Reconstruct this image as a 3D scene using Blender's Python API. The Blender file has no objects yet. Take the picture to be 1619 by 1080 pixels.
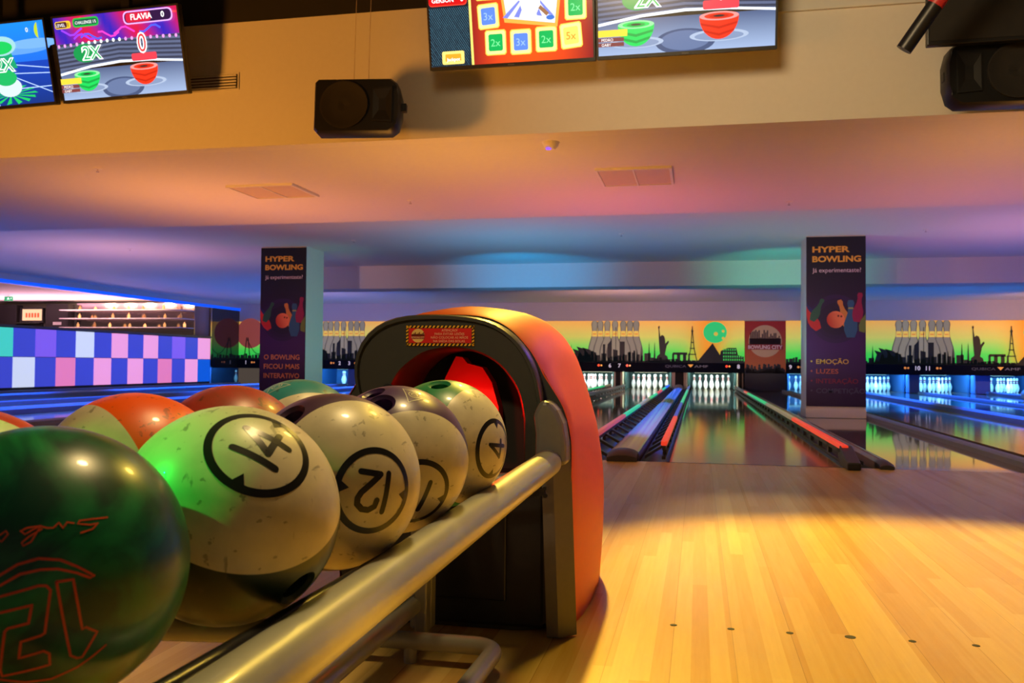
import bpy, bmesh, math, random
from math import sin, cos, pi, radians, sqrt, exp
from mathutils import Vector, Matrix
random.seed(7)
S = bpy.context.scene
COL = S.collection

# ------------------------------------------------------------------ camera
CAM = Vector((-.3482, -5.8582, .6294))
def cam_axes(yaw, pitch, roll):
    c, s = cos(yaw), sin(yaw)
    f = Vector((-s, c, 0)); r = Vector((c, s, 0)); u = Vector((0, 0, 1))
    f2 = f*cos(pitch)+u*sin(pitch); u2 = u*cos(pitch)-f*sin(pitch)
    return r*cos(roll)+u2*sin(roll), u2*cos(roll)-r*sin(roll), f2
r_, u_, f_ = cam_axes(.2076, .0254, .0086)
cd = bpy.data.cameras.new('camera'); cam = bpy.data.objects.new('camera', cd); COL.objects.link(cam)
cam.matrix_world = Matrix(((r_.x, u_.x, -f_.x, CAM.x), (r_.y, u_.y, -f_.y, CAM.y), (r_.z, u_.z, -f_.z, CAM.z), (0, 0, 0, 1)))
cd.sensor_fit = 'HORIZONTAL'; cd.sensor_width = 36; cd.lens = 1399.865/1619*36; cd.clip_start = .01; cd.clip_end = 200
cd.dof.use_dof = True; cd.dof.focus_distance = 1.75; cd.dof.aperture_fstop = 13
S.camera = cam
# ------------------------------------------------------------------ world, exposure
S.view_settings.view_transform = 'Standard'; S.view_settings.look = 'None'; S.view_settings.gamma = 1
S.view_settings.use_curve_mapping = False; S.view_settings.exposure = 0
w = bpy.data.worlds.new('world'); S.world = w; w.use_nodes = True
w.node_tree.nodes['Background'].inputs[0].default_value = (.55, .42, .34, 1)
w.node_tree.nodes['Background'].inputs[1].default_value = .13
# ------------------------------------------------------------------ room lights
def srgb(*c):
    return tuple(((v/255)/12.92 if v/255 <= .04045 else ((v/255+.055)/1.055)**2.4) for v in c)
def spot(name, loc, at, col, power, angle, blend=.6, rad=.04):
    l = bpy.data.lights.new(name, 'SPOT'); l.color = col; l.energy = power; l.spot_size = radians(angle); l.spot_blend = blend; l.shadow_soft_size = rad
    o = bpy.data.objects.new(name, l); o.location = loc
    o.rotation_euler = (Vector(at)-Vector(loc)).to_track_quat('-Z', 'Y').to_euler(); COL.objects.link(o)
    return o
def area(name, loc, at, col, power, sx, sy):
    l = bpy.data.lights.new(name, 'AREA'); l.shape = 'RECTANGLE'; l.size = sx; l.size_y = sy; l.color = col; l.energy = power
    o = bpy.data.objects.new(name, l); o.location = loc
    o.rotation_euler = (Vector(at)-Vector(loc)).to_track_quat('-Z', 'Y').to_euler(); COL.objects.link(o)
    return o
YEL = (1, .60, .13); ORA = (1, .42, .07); CRM = (1, .72, .38); PNK = (1, .16, .20); CYA = (0, .62, 1); TEA = (.05, .8, .65); PUR = (.45, .2, 1); BLU = (0, .12, 1)
# yellow show light on the approach, then rack light and added fills
YFL = (1, .65, .09)
spot('yellow_spot', (-1.0, -.9, 2.9), (.72, -3.7, 0), YFL, 1400, 51, .55, .06)
spot('hot_spot', (-.6, .4, 2.05), (.15, -2.3, 0), CRM, 210, 30, .9)
spot('rack_spot', (-.55, -4.3, 2.8), (-.95, -4.85, .4), (1, .70, .28), 170, 44, .8, .12)
spot('floor_left_spot', (-.2, -2.2, 2.9), (-1.2, -4.9, 0), YFL, 150, 40, .5, .15)
spot('low_amber_fill', (1.2, -4.5, .80), (-1.05, -5.15, 0), (1, .50, .06), 260, 15, .5, .03)  # unseen low lamp added to light the floor under the rack
spot('face_fill', (-1.3, -6.6, 2.3), (-.98, -3.84, .66), CRM, 140, 18, .8, .1)  # added fill that brightens the hood face and its sticker
# fascia wall
spot('fascia_left_spot', (-4.6, -4.2, .9), (-3.9, -.34, 2.6), (1, .36, .04), 560, 100, 1, .3)
spot('fascia_right_spot', (-.9, -4.2, 3.1), (.7, -.34, 2.4), CRM, 380, 90, 1, .55)
# soffit and stepped ceiling, tinted by added spots floating over the lanes
spot('soffit_pink_spot', (-1.2, 2.1, .3), (-1.2, 2.5, 2.1), (1, .20, .20), 85, 155, 1)
spot('soffit_pink_left_spot', (-4.2, 2.2, .3), (-4.2, 2.4, 2.1), (1, .30, .16), 70, 155, 1)
spot('soffit_pink_right_spot', (2.0, 2.3, .3), (2.0, 2.5, 2.1), (1, .28, .22), 55, 155, 1)
spot('soffit_orange_spot', (-1.9, .0, .5), (-2.0, .3, 2.1), ORA, 75, 150, 1)
spot('soffit_amber_spot', (1.8, .2, .5), (2.0, .6, 2.1), ORA, 55, 150, 1)
spot('soffit_coral_spot', (-4.8, 1.0, .5), (-4.8, 1.2, 2.1), (1, .36, .10), 80, 150, 1)
spot('zone_blue_spot', (-2.6, 5.0, .3), (-2.6, 5.1, 2.2), (.04, .42, .75), 100, 160, 1)
spot('zone_teal_spot', (.6, 5.1, .3), (.6, 5.2, 2.2), (.15, .5, .45), 50, 160, 1)
spot('ceiling_cyan_spot', (-3.0, 5.8, .8), (-3.0, 8.3, 2.15), (0, .42, .95), 200, 70, 1)
spot('ceiling_teal_spot', (.6, 5.8, .8), (1.0, 8.3, 2.15), (0, .8, .5), 120, 70, 1)
spot('ceiling_violet_spot', (-8.5, 5.4, .3), (-8.8, 6.0, 2.25), (1, .42, .42), 110, 160, 1)
spot('ceiling_mauve_spot', (3.6, 5.0, .3), (3.6, 5.4, 2.25), (1, .36, .45), 85, 160, 1)
spot('wall_warm_spot', (7.2, 14.3, 1.2), (7.4, 17, 2.1), ORA, 110, 140, 1)
spot('wall_mauve_spot', (-2.0, 12.5, .6), (-2.0, 17, 2.0), (1, .5, .42), 190, 150, 1)
spot('wall_mauve_left_spot', (-9.0, 12.5, .6), (-9.0, 17, 2.0), (.8, .45, .5), 90, 150, 1)
spot('column_teal_spot', (-3.6, 5.8, .5), (-5.7, 5.9, 1.2), (.2, .9, .75), 45, 80, 1)
spot('banner_spot', (.2, 1.4, .8), (1.2, 5.6, 1.3), (1, .7, .8), 110, 34, .8)
spot('banner_left_spot', (-5.2, 1.6, .8), (-6.0, 5.6, 1.3), (1, .7, .8), 100, 30, .8)
spot('poster_spot', (1.2, 13.2, .4), (1.27, 17, 1.2), (1, .7, .6), 45, 34, .8)
spot('column_white_spot', (-.6, 3.8, 1.0), (.96, 5.9, 1.2), (.7, .7, .9), 14, 50, 1)
# green and violet effect lights beside the rack
spot('green_spot', (-1.75, -5.66, 1.26), (-.88, -5.12, .42), (0, 1, .06), 85, 21, .9, .015)
spot('violet_spot', (.6, -1.2, 1.9), (-.66, -3.5, .60), (.35, .15, 1), 26, 13, .9)
spot('hood_red_spot', (1.2, -2.2, .9), (-.62, -3.45, .45), (1, .12, .05), 14, 24, .8)
spot('hood_violet_spot', (.4, -6.6, 1.3), (-.66, -3.8, .45), (.5, .2, 1), 10, 14, .8)
# blue light over the outer lanes; cap fill added to imitate reflected blue
for nm, x, p_, sx in (('blue_left_light', -9.8, 1350, 5.5), ('blue_right_light', 5.2, 1500, 5.5), ('blue_cap_fill', -.86, 150, .3)):
    area(nm, (x, 12.8, 2.2), (x, 12.8, 0), BLU, p_*.65, sx, 7).data.spread = radians(32 if sx > 1 else 26)
    area(nm, (x, 4.5, 2.05), (x, 4.5, 0), BLU, p_*.40, sx, 6.2).data.spread = radians(32 if sx > 1 else 26)

# ------------------------------------------------------------------ helpers
class MB:
    def __init__(s): s.v = []; s.f = []; s.m = []; s.cur = 0
    def add(s, vs, fs):
        b = len(s.v); s.v += [tuple(v) for v in vs]
        for f in fs: s.f.append([b+i for i in f]); s.m.append(s.cur)
        return s
    def box(s, x0, x1, y0, y1, z0, z1, M=None):
        vs = [Vector((x, y, z)) for z in (z0, z1) for y in (y0, y1) for x in (x0, x1)]
        if M: vs = [M @ v for v in vs]
        return s.add(vs, [(0, 2, 3, 1), (4, 5, 7, 6), (0, 1, 5, 4), (2, 6, 7, 3), (0, 4, 6, 2), (1, 3, 7, 5)])
    def tube(s, pts, r, n=12, cap=True, rz=None):
        pts = [Vector(p) for p in pts]; rr = r if isinstance(r, (list, tuple)) else [r]*len(pts)
        rings = []; up = None
        for i, p in enumerate(pts):
            d = (pts[min(i+1, len(pts)-1)]-pts[max(i-1, 0)]).normalized()
            if up is None: up = Vector((0, 0, 1)) if abs(d.z) < .9 else Vector((1, 0, 0))
            a = d.cross(up).normalized(); up = a.cross(d).normalized()
            rings.append([p+(a*cos(2*pi*k/n)+up*sin(2*pi*k/n)*(rz or 1))*rr[i] for k in range(n)])
        s.loft(rings, True, cap)
        return s
    def loft(s, rings, closed=True, cap=False):
        n = len(rings[0]); vs = [v for R in rings for v in R]; fs = []
        for i in range(len(rings)-1):
            for k in range(n if closed else n-1):
                k2 = (k+1) % n
                fs.append((i*n+k, i*n+k2, (i+1)*n+k2, (i+1)*n+k))
        if cap: fs.append(tuple(range(n-1, -1, -1))); fs.append(tuple((len(rings)-1)*n+k for k in range(n)))
        return s.add(vs, fs)
    def lathe(s, prof, c=(0, 0, 0), n=16):
        c = Vector(c); rings = [[c+Vector((r*cos(2*pi*k/n), r*sin(2*pi*k/n), z)) for k in range(n)] for r, z in prof]
        return s.loft(rings, True, True)
    def prism(s, poly, y0, y1):      # poly in XZ, counter clockwise seen from -Y
        n = len(poly); vs = [Vector((x, y0, z)) for x, z in poly]+[Vector((x, y1, z)) for x, z in poly]
        fs = [tuple(range(n)), tuple(range(2*n-1, n-1, -1))]+[(k, n+k, n+(k+1) % n, (k+1) % n) for k in range(n)]
        return s.add(vs, fs)
    def build(s, name, mats, parent=None, smooth=False, bevel=0, loc=None, sharp=.7):
        me = bpy.data.meshes.new(name); me.from_pydata(s.v, [], s.f)
        for m in (mats if isinstance(mats, (list, tuple)) else [mats]): me.materials.append(m)
        me.polygons.foreach_set('material_index', s.m)
        bm = bmesh.new(); bm.from_mesh(me); bmesh.ops.recalc_face_normals(bm, faces=bm.faces); bm.to_mesh(me); bm.free()
        if smooth: me.shade_smooth(); me.set_sharp_from_angle(angle=sharp)
        o = bpy.data.objects.new(name, me); COL.objects.link(o)
        if parent: o.parent = parent
        if loc: o.location = loc
        if bevel:
            b = o.modifiers.new('bevel', 'BEVEL'); b.width = bevel; b.segments = 2; b.limit_method = 'ANGLE'
        return o
def tag(o, label, cat, group=None, kind=None):
    o['label'] = label; o['category'] = cat
    if group: o['group'] = group
    if kind: o['kind'] = kind
    return o
def thing(name, label, cat, loc=(0, 0, 0), group=None):
    o = bpy.data.objects.new(name, None); o.empty_display_size = .1; o.location = loc; COL.objects.link(o)
    return tag(o, label, cat, group)
def struct(o): o['kind'] = 'structure'; return o
def copy_tree(o, parent=None):
    c = o.copy(); COL.objects.link(c)
    if parent: c.parent = parent
    for ch in list(o.children): copy_tree(ch, c)
    return c
def mat(name, col, rough=.5, metal=0, spec=.5, emit=None, es=0, coat=0):
    m = bpy.data.materials.new(name); m.use_nodes = True; b = m.node_tree.nodes['Principled BSDF']
    b.inputs['Base Color'].default_value = (*col, 1); b.inputs['Roughness'].default_value = rough; b.inputs['Metallic'].default_value = metal
    b.inputs['Specular IOR Level'].default_value = spec; b.inputs['Coat Weight'].default_value = coat
    if emit: b.inputs['Emission Color'].default_value = (*emit, 1); b.inputs['Emission Strength'].default_value = es
    return m
def nt(m): return m.node_tree.nodes, m.node_tree.links, m.node_tree.nodes['Principled BSDF']
def noisy(m, scale=8, amt=.15, bump=0, rough=0):
    N, L, b = nt(m); tc = N.new('ShaderNodeTexCoord'); n = N.new('ShaderNodeTexNoise'); n.inputs['Scale'].default_value = scale; n.inputs['Detail'].default_value = 5
    L.new(tc.outputs['Object'], n.inputs['Vector'])
    hs = N.new('ShaderNodeHueSaturation'); mr = N.new('ShaderNodeMapRange'); mr.inputs[3].default_value = 1-amt; mr.inputs[4].default_value = 1+amt
    hs.inputs['Color'].default_value = b.inputs['Base Color'].default_value
    L.new(n.outputs[0], mr.inputs[0]); L.new(mr.outputs[0], hs.inputs['Value']); L.new(hs.outputs[0], b.inputs['Base Color'])
    if bump:
        bp = N.new('ShaderNodeBump'); bp.inputs['Strength'].default_value = bump; bp.inputs['Distance'].default_value = .002; L.new(n.outputs[0], bp.inputs['Height']); L.new(bp.outputs[0], b.inputs['Normal'])
    if rough:
        m2 = N.new('ShaderNodeMapRange'); r0 = b.inputs['Roughness'].default_value; m2.inputs[3].default_value = r0-rough; m2.inputs[4].default_value = r0+rough
        L.new(n.outputs[0], m2.inputs[0]); L.new(m2.outputs[0], b.inputs['Roughness'])
    return m
def vcol_mat(name, emit=0, rough=.5, diff=1, spec=.5):
    m = mat(name, (.5, .5, .5), rough, spec=spec); N, L, b = nt(m); a = N.new('ShaderNodeAttribute'); a.attribute_name = 'col'
    if diff == 1: L.new(a.outputs['Color'], b.inputs['Base Color'])
    else: b.inputs['Base Color'].default_value = (.01, .01, .01, 1)
    if emit: L.new(a.outputs['Color'], b.inputs['Emission Color']); b.inputs['Emission Strength'].default_value = emit
    return m
def wood(name, rough, c1, c2, width, length, specl=.5, coat=0):
    m = mat(name, c1, rough, spec=specl, coat=coat); N, L, b = nt(m)
    tc = N.new('ShaderNodeTexCoord'); sx = N.new('ShaderNodeSeparateXYZ'); L.new(tc.outputs['Object'], sx.inputs[0])
    def math_(op, a, bv=None):
        n = N.new('ShaderNodeMath'); n.operation = op
        for i, v in enumerate((a, bv)):
            if v is None: continue
            if isinstance(v, (int, float)): n.inputs[i].default_value = v
            else: L.new(v, n.inputs[i])
        return n.outputs[0]
    def rnd(a, bb=None):
        c = N.new('ShaderNodeCombineXYZ'); L.new(a, c.inputs[0])
        if bb is not None: L.new(bb, c.inputs[1])
        wn = N.new('ShaderNodeTexWhiteNoise'); L.new(c.outputs[0], wn.inputs[0]); return wn.outputs[0]
    ix = math_('FLOOR', math_('DIVIDE', sx.outputs[0], width))
    off = math_('MULTIPLY', rnd(ix), 7.3)
    iy = math_('FLOOR', math_('DIVIDE', math_('ADD', sx.outputs[1], off), length))
    r1 = rnd(ix, iy)
    ix2 = math_('FLOOR', math_('DIVIDE', sx.outputs[0], width*3.35)); r2 = rnd(ix2, math_('FLOOR', math_('DIVIDE', sx.outputs[1], length*2.7)))
    rr = math_('ADD', math_('MULTIPLY', r1, .45), math_('MULTIPLY', r2, .55))
    mp = N.new('ShaderNodeMapping'); mp.inputs['Scale'].default_value = (60, 2.5, 1); L.new(tc.outputs['Object'], mp.inputs[0])
    no = N.new('ShaderNodeTexNoise'); no.inputs['Scale'].default_value = 1.5; no.inputs['Detail'].default_value = 6; L.new(mp.outputs[0], no.inputs['Vector'])
    rr = math_('ADD', rr, math_('MULTIPLY', math_('SUBTRACT', no.outputs[0], .5), .35))
    mx = N.new('ShaderNodeMix'); mx.data_type = 'RGBA'; L.new(rr, mx.inputs[0]); mx.inputs[6].default_value = (*c1, 1); mx.inputs[7].default_value = (*c2, 1)
    # dark hairline joints
    fx = math_('FRACT', math_('DIVIDE', sx.outputs[0], width*3.35)); e = math_('LESS_THAN', fx, .012)
    m2 = N.new('ShaderNodeMix'); m2.data_type = 'RGBA'; L.new(math_('MULTIPLY', e, .35), m2.inputs[0]); L.new(mx.outputs[2], m2.inputs[6]); m2.inputs[7].default_value = (.08, .03, .01, 1)
    L.new(m2.outputs[2], b.inputs['Base Color'])
    return m
# ---- flat pictures (posters, screens, printed panels)
_tc = {}
def textmesh(s, bold=0, res=3):
    k = (s, bold)
    if k in _tc: return _tc[k]
    cu = bpy.data.curves.new('t', 'FONT'); cu.body = s; cu.size = 1; cu.offset = bold; cu.resolution_u = res
    o = bpy.data.objects.new('t', cu); COL.objects.link(o)
    dg = bpy.context.evaluated_depsgraph_get(); me = bpy.data.meshes.new_from_object(o.evaluated_get(dg))
    vs = [(v.co.x, v.co.y) for v in me.vertices]; fs = [tuple(p.vertices) for p in me.polygons]
    bpy.data.objects.remove(o); bpy.data.curves.remove(cu); bpy.data.meshes.remove(me)
    x0 = min(v[0] for v in vs); x1 = max(v[0] for v in vs); y1 = max(v[1] for v in vs); y0 = min(0, 0)
    _tc[k] = ([(x-x0, y) for x, y in vs], fs, x1-x0, y1)
    return _tc[k]
class Pic:
    def __init__(s, dz=.0006): s.v = []; s.f = []; s.c = []; s.l = 0; s.dz = dz
    def raw(s, vs, fs, col, up=True):
        if up: s.l += 1
        b = len(s.v); y = -s.l*s.dz
        s.v += [(x, y, z) for x, z in vs]
        for f in fs:
            s.f.append([b+i for i in f])
            s.c.append([(col(*vs[i]) if callable(col) else col) for i in f])
        return s
    def poly(s, pts, col, up=True): return s.raw(pts, [tuple(range(len(pts)))], col, up)
    def rect(s, x0, z0, x1, z1, col, nx=1, nz=1, up=True):
        vs = [(x0+(x1-x0)*i/nx, z0+(z1-z0)*j/nz) for j in range(nz+1) for i in range(nx+1)]
        fs = [(j*(nx+1)+i, j*(nx+1)+i+1, (j+1)*(nx+1)+i+1, (j+1)*(nx+1)+i) for j in range(nz) for i in range(nx)]
        return s.raw(vs, fs, col, up)
    def ell(s, cx, cz, rx, rz, col, a0=0, a1=360, n=28, up=True):
        return s.poly([(cx+rx*cos(radians(a0+(a1-a0)*k/n)), cz+rz*sin(radians(a0+(a1-a0)*k/n))) for k in range(n if a1-a0 >= 360 else n+1)], col, up)
    def rrect(s, x0, z0, x1, z1, r, col, up=True):
        P = []
        for cx, cz, a in ((x1-r, z1-r, 0), (x0+r, z1-r, 90), (x0+r, z0+r, 180), (x1-r, z0+r, 270)):
            P += [(cx+r*cos(radians(a+t)), cz+r*sin(radians(a+t))) for t in (0, 30, 60, 90)]
        return s.poly(P, col, up)
    def line(s, pts, w, col, up=True):
        if up: s.l += 1
        for (a, b), (c, d) in zip(pts, pts[1:]):
            L = sqrt((c-a)**2+(d-b)**2) or 1; nx, nz = -(d-b)/L*w/2, (c-a)/L*w/2; ex, ez = (c-a)/L*w*.3, (d-b)/L*w*.3
            s.poly([(a-nx-ex, b-nz-ez), (c-nx+ex, d-nz+ez), (c+nx+ex, d+nz+ez), (a+nx-ex, b+nz-ez)], col, False)
        return s
    def text(s, t, x, z, h, col, align='L', bold=0, wmax=None, rot=0, wx=1):
        vs, fs, W, H = textmesh(t, bold); k = h/.72; kx = k*wx
        if wmax and W*kx > wmax: kx = wmax/W
        if wmax and align == 'J': kx = wmax/W
        ox = {'L': 0, 'J': 0, 'C': -W*kx/2, 'R': -W*kx}[align]
        c, sn = cos(rot), sin(rot)
        return s.raw([(x+(vx*kx+ox)*c-vy*k*sn, z+(vx*kx+ox)*sn+vy*k*c) for vx, vy in vs], fs, col)
    def build(s, name, m, parent=None, loc=(0, 0, 0), rot=(0, 0, 0)):
        me = bpy.data.meshes.new(name); me.from_pydata(s.v, [], s.f); me.materials.append(m)
        at = me.color_attributes.new('col', 'FLOAT_COLOR', 'CORNER'); i = 0
        for f, cs in zip(me.polygons, s.c):
            for li, c in zip(f.loop_indices, cs): at.data[li].color = (*c, 1)
        o = bpy.data.objects.new(name, me); COL.objects.link(o); o.location = loc; o.rotation_euler = rot
        if parent: o.parent = parent
        return o
def mixc(a, b, t): t = max(0, min(1, t)); return tuple(x+(y-x)*t for x, y in zip(a, b))

# ------------------------------------------------------------------ materials
M = {}
M['plaster'] = noisy(mat('plaster', (.72, .70, .66), .75), 30, .03, .15)
M['ceil'] = noisy(mat('ceiling_paint', (.70, .68, .66), .8), 20, .03)
M['black'] = noisy(mat('black_plastic', (.012, .012, .013), .38), 60, .2)
M['spk'] = mat('speaker_black', (.004, .004, .0045), .45)
M['blackmatt'] = noisy(mat('black_matt', (.012, .010, .009), .8), 10, .3)
M['rubber'] = mat('black_rubber', (.01, .01, .011), .3)
M['steel'] = noisy(mat('satin_grey_metal', (.38, .38, .34), .36, .2, coat=.3), 40, .06, rough=.05)
M['olive'] = noisy(mat('hood_grey_plastic', (.036, .036, .028), .36), 70, .08)
M['padgrey'] = noisy(mat('bracket_grey_plastic', (.17, .16, .13), .35), 70, .08)
M['orange'] = noisy(mat('hood_orange_shell', (.80, .105, .003), .5, spec=.3), 50, .04)
M['red'] = mat('red_plastic', (.8, .0, .0), .35)
M['approach'] = wood('approach_maple', .27, (.56, .33, .08), (.86, .65, .24), .0402, 1.6)
M['lane'] = wood('oiled_lane_boards', .04, (.26, .15, .06), (.36, .22, .09), .027, 2.2, .5, .0)
_N, _L, _b = nt(M['lane']); _t = _N.new('ShaderNodeTexCoord'); _x = _N.new('ShaderNodeSeparateXYZ'); _L.new(_t.outputs['Object'], _x.inputs[0])
_r = _N.new('ShaderNodeMapRange'); _r.inputs[1].default_value = 0; _r.inputs[2].default_value = 7; _r.inputs[3].default_value = .15; _r.inputs[4].default_value = .05; _L.new(_x.outputs[1], _r.inputs[0]); _L.new(_r.outputs[0], _b.inputs['Roughness'])
M['gap'] = wood('varnished_floor', .06, (.16, .09, .05), (.22, .13, .07), .06, 2, .7, .4)
M['gutter'] = noisy(mat('gutter_grey', (.05, .05, .06), .35), 10, .2)
M['cap'] = noisy(mat('capping_grey', (.30, .28, .27), .14), 15, .08)
M['capdark'] = mat('capping_end', (.03, .025, .025), .4)
M['pin'] = mat('pin_white', (.85, .85, .85), .25)
M['pinred'] = mat('pin_red', (.7, .03, .04), .3)
M['print'] = vcol_mat('printed_panel', 0, .45)
M['mural'] = vcol_mat('glowing_print', .62, .5)  # self-glow put into the print to brighten it
M['sticker'] = vcol_mat('sticker_print', 0, .3)
M['screen'] = vcol_mat('screen_picture', 1.45, .2, 0)
M['pit'] = mat('pit_dark', (.015, .05, .05), .7)
M['pitblue'] = mat('pit_blue', (.015, .09, .24), .6)
M['divbluelit'] = mat('divider_blue_lit', (.06, .18, .6), .5)  # blue light on the dividers is put into their base colour
M['post'] = mat('divider_post', (.6, .5, .34), .5)
M['valance'] = mat('valance_navy', (.004, .006, .014), .7, spec=.1)
M['white'] = mat('white_plastic', (.75, .73, .7), .4)
M['vent'] = noisy(mat('vent_grille', (.62, .50, .36), .5), 30, .05)
M['shelfwhite'] = mat('pale_shelf', (.85, .75, .8), .2)
M['chrome'] = mat('polished_metal', (.75, .7, .68), .12, 1)
M['glass'] = mat('dark_glass', (.02, .025, .03), .03, 0, 1)
M['bardark'] = mat('bar_dark_panel', (.03, .028, .03), .5)
def rail_glow(name, c, e=.8): return mat(name, tuple(v*.35 for v in c), .3, emit=c, es=e)  # coloured reflections on the rails put into segment colour and emission
F = dict(red=rail_glow('rail_red', (.9, .05, .02), .75), green=rail_glow('rail_green', (.0, .75, .25), .6), cream=rail_glow('rail_cream', (.7, .55, .3), .25), blue=rail_glow('rail_blue', (.02, .12, .9), .9), grey=mat('rail_grey', (.25, .22, .22), .4), salmon=rail_glow('rail_salmon', (.9, .12, .08), .4))

# ------------------------------------------------------------------ shell
struct(MB().box(-13.2, 9, -9, 0, -.12, 0).build('floor', M['approach']))
XW = -13.04
struct(MB().box(XW, 8.9, 0.0, 20.2, -.2, -.105).build('floor', M['blackmatt']))
struct(MB().box(-26, XW-.6, -2, 15.7, -.1, 0).build('floor', M['gap']))
# fascia and ceilings
struct(MB().box(-14, 9, -.34, -.22, 2.1, 2.965).build('wall_fascia', M['plaster']))
struct(MB().box(-14, 9, -.34, -.22, 2.965, 3.35).build('wall_fascia', M['blackmatt']))
struct(MB().box(-1.0, 1.6, -.36, -.341, 2.765, 2.78).build('trim_1', M['plaster']))
struct(MB().box(-14, 9, -9, -.22, 3.35, 3.45).build('ceiling', M['blackmatt']))
struct(MB().box(-14, 9, -.22, 2.82, 2.1, 2.2).build('ceiling', M['ceil']))
struct(MB().box(XW, 9, 2.82, 17.6, 2.25, 2.4).build('ceiling', M['ceil']))
struct(MB().box(-7.0, 9, 8.15, 8.75, 1.87, 2.25).build('trim_2', M['ceil']))
struct(MB().box(XW, 9, 17.02, 17.15, 1.755, 2.25).build('wall_far', M['plaster']))
struct(MB().box(8.9, 9.0, -9, 20, -.1, 3.4).build('wall_right', M['plaster']))
struct(MB().box(XW, 9, 20.1, 20.2, -.1, 2.3).build('wall_back_of_pits', M['blackmatt']))
# side bulkhead over the bar with its blue light strip
struct(MB().box(XW-.2, XW, 2.82, 17.1, 2.13, 2.4).build('trim_3', M['ceil']))
struct(MB().box(-26, XW-.2, -2, 15.8, 2.2, 2.3).build('ceiling', M['ceil']))
struct(MB().box(-26, XW-.05, 15.62, 15.75, 0, 2.2).build('wall_bar_back', M['plaster']))
tag(MB().box(XW-.02, XW+.03, 3, 17.0, 2.06, 2.13).build('light_strip', mat('blue_led_strip', (.0, .05, .8), .4, emit=(.0, .10, 1), es=.9)),
    'long blue light strip under the edge of the ceiling above the chequered bar', 'light strip')

# ------------------------------------------------------------------ lanes
LN = {1: 'lane beside the bar', 2: 'second lane from the bar', 3: 'third lane from the bar', 4: 'fourth lane from the bar', 5: 'lane behind the orange hood', 6: 'lane peeking out right of the hood', 7: 'lane left of the broad capping',
      8: 'lane straight ahead', 9: 'lane behind the right column', 10: 'lane just right of the right column', 11: 'second lane right of the right column', 12: 'lane at the right edge'}
LX = {1: -12.26, 2: -10.6, 3: -9.1, 4: -7.44, 5: -4.82, 6: -3.16, 7: -1.66, 8: 0, 9: 2.5, 10: 4.1, 11: 5.6, 12: 7.2}
def gutter_mesh(side, gw):
    mb = MB(); n = 8; x0 = .535*side; prof = []
    for k in range(n+1):
        a = pi*k/n; prof.append((x0+side*(gw/2-gw/2*cos(a)), -.01-.085*sin(a)))
    rings = [[Vector((x, y, z)) for x, z in prof] for y in (0, 19.3)]
    mb.loft(rings, False); return mb
spawn = {}
for n, x in LX.items():
    side_txt = 'glossy bowling lane with gutters, the '+LN[n]
    t = thing('bowling_lane', side_txt, 'bowling lane', (x, 0, 0))
    MB().box(-.53, .53, .0, 19.3, -.1, 0).build('lane_bed', M['lane'], t)
    for s in (-1, 1): gutter_mesh(s, .19).build('gutter', M['gutter'], t, True)
# capping strips between the lanes
M['capblue'] = noisy(mat('capping_satin', (.22, .26, .36), .38, spec=.3), 15, .08)
def capping(x0, x1, label, z=.06, end=False, m='cap'):
    t = thing('lane_capping', label, 'lane capping', ((x0+x1)/2, 0, 0)); w = x1-x0; n = 8
    prof = [(-w/2, -.1), (-w/2, z*.62)]+[(-w/2+w*k/n, z*.70+z*.30*sin(pi*k/n)) for k in range(1, n)]+[(w/2, z*.62), (w/2, -.1)]
    y0 = .12 if end else 0
    MB().loft([[Vector((x, y, zz)) for x, zz in prof] for y in (y0, 17.06)], False, True).build('capping_top', M[m], t, True)
    if end:
        MB().loft([[Vector((x, y, zz*k if zz > 0 else .001)) for x, zz in prof] for y, k in ((-.06, .55), (-.02, .9), (y0, 1.02))], False, True).build('end_cover', M['capdark'], t, True)
    return t
capping(-.932, -.737, 'broad grey capping with arched black end, left of the lane straight ahead', .075, True)
for a, b, lab in ((XW+.01, -12.26-.74, 'narrow blue-lit capping along the foot of the chequered bar'), (-12.26+.74, -10.6-.74, 'blue-lit capping right of the lane nearest the bar'), (-10.6+.74, -9.1-.74, 'blue-lit capping between the second and third lanes from the bar'),
                  (-9.1+.74, -7.44-.74, 'blue-lit capping one lane left of the left column'), (-7.44+.74, -7.44+.83, 'thin capping at the left foot of the left column'), (-4.82-.83, -4.82-.74, 'thin capping right of the left column'),
                  (-4.82+.74, -3.16-.74, 'capping behind the orange hood'), (-3.16+.74, -1.66-.74, 'thin capping between the two lanes right of the hood'), (.745, .83, 'thin violet capping outside the right bumper rail of the lane ahead'),
                  (1.67, 1.76, 'blue capping running out of the right column to the right edge of the photo'), (2.5+.74, 4.1-.74, 'wide blue capping between the lanes either side of the right column edge'), (4.1+.73, 5.6-.73, 'narrow blue capping between the first two lanes right of the right column'), (5.6+.74, 7.2-.74, 'blue capping left of the rightmost lane')):
    if b-a < .02: a, b = (a+b)/2-.015, (a+b)/2+.015
    capping(a, b, lab, .075 if b-a > .1 else .05, abs(a-.745) < .01, 'cap' if abs(a-.745) < .01 else 'capblue')
for a, b, l in ((-6.61, -5.65, 'left'), (.83, 1.67, 'right')):
    struct(MB().box(a, b, 0.0, 17, -.1, -.004).build('floor', M['gap']))
# rounded cover at far end of the broad capping
tag(MB().lathe([(.0, .0), (.12, 0), (.12, .06), (.10, .11), (.05, .14), (.0, .145)], (-.84, 17.2, .0)).build('ball_lift_cover', M['cap'], smooth=True), 'small grey domed cover at the far end of the broad capping', 'cover')
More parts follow.
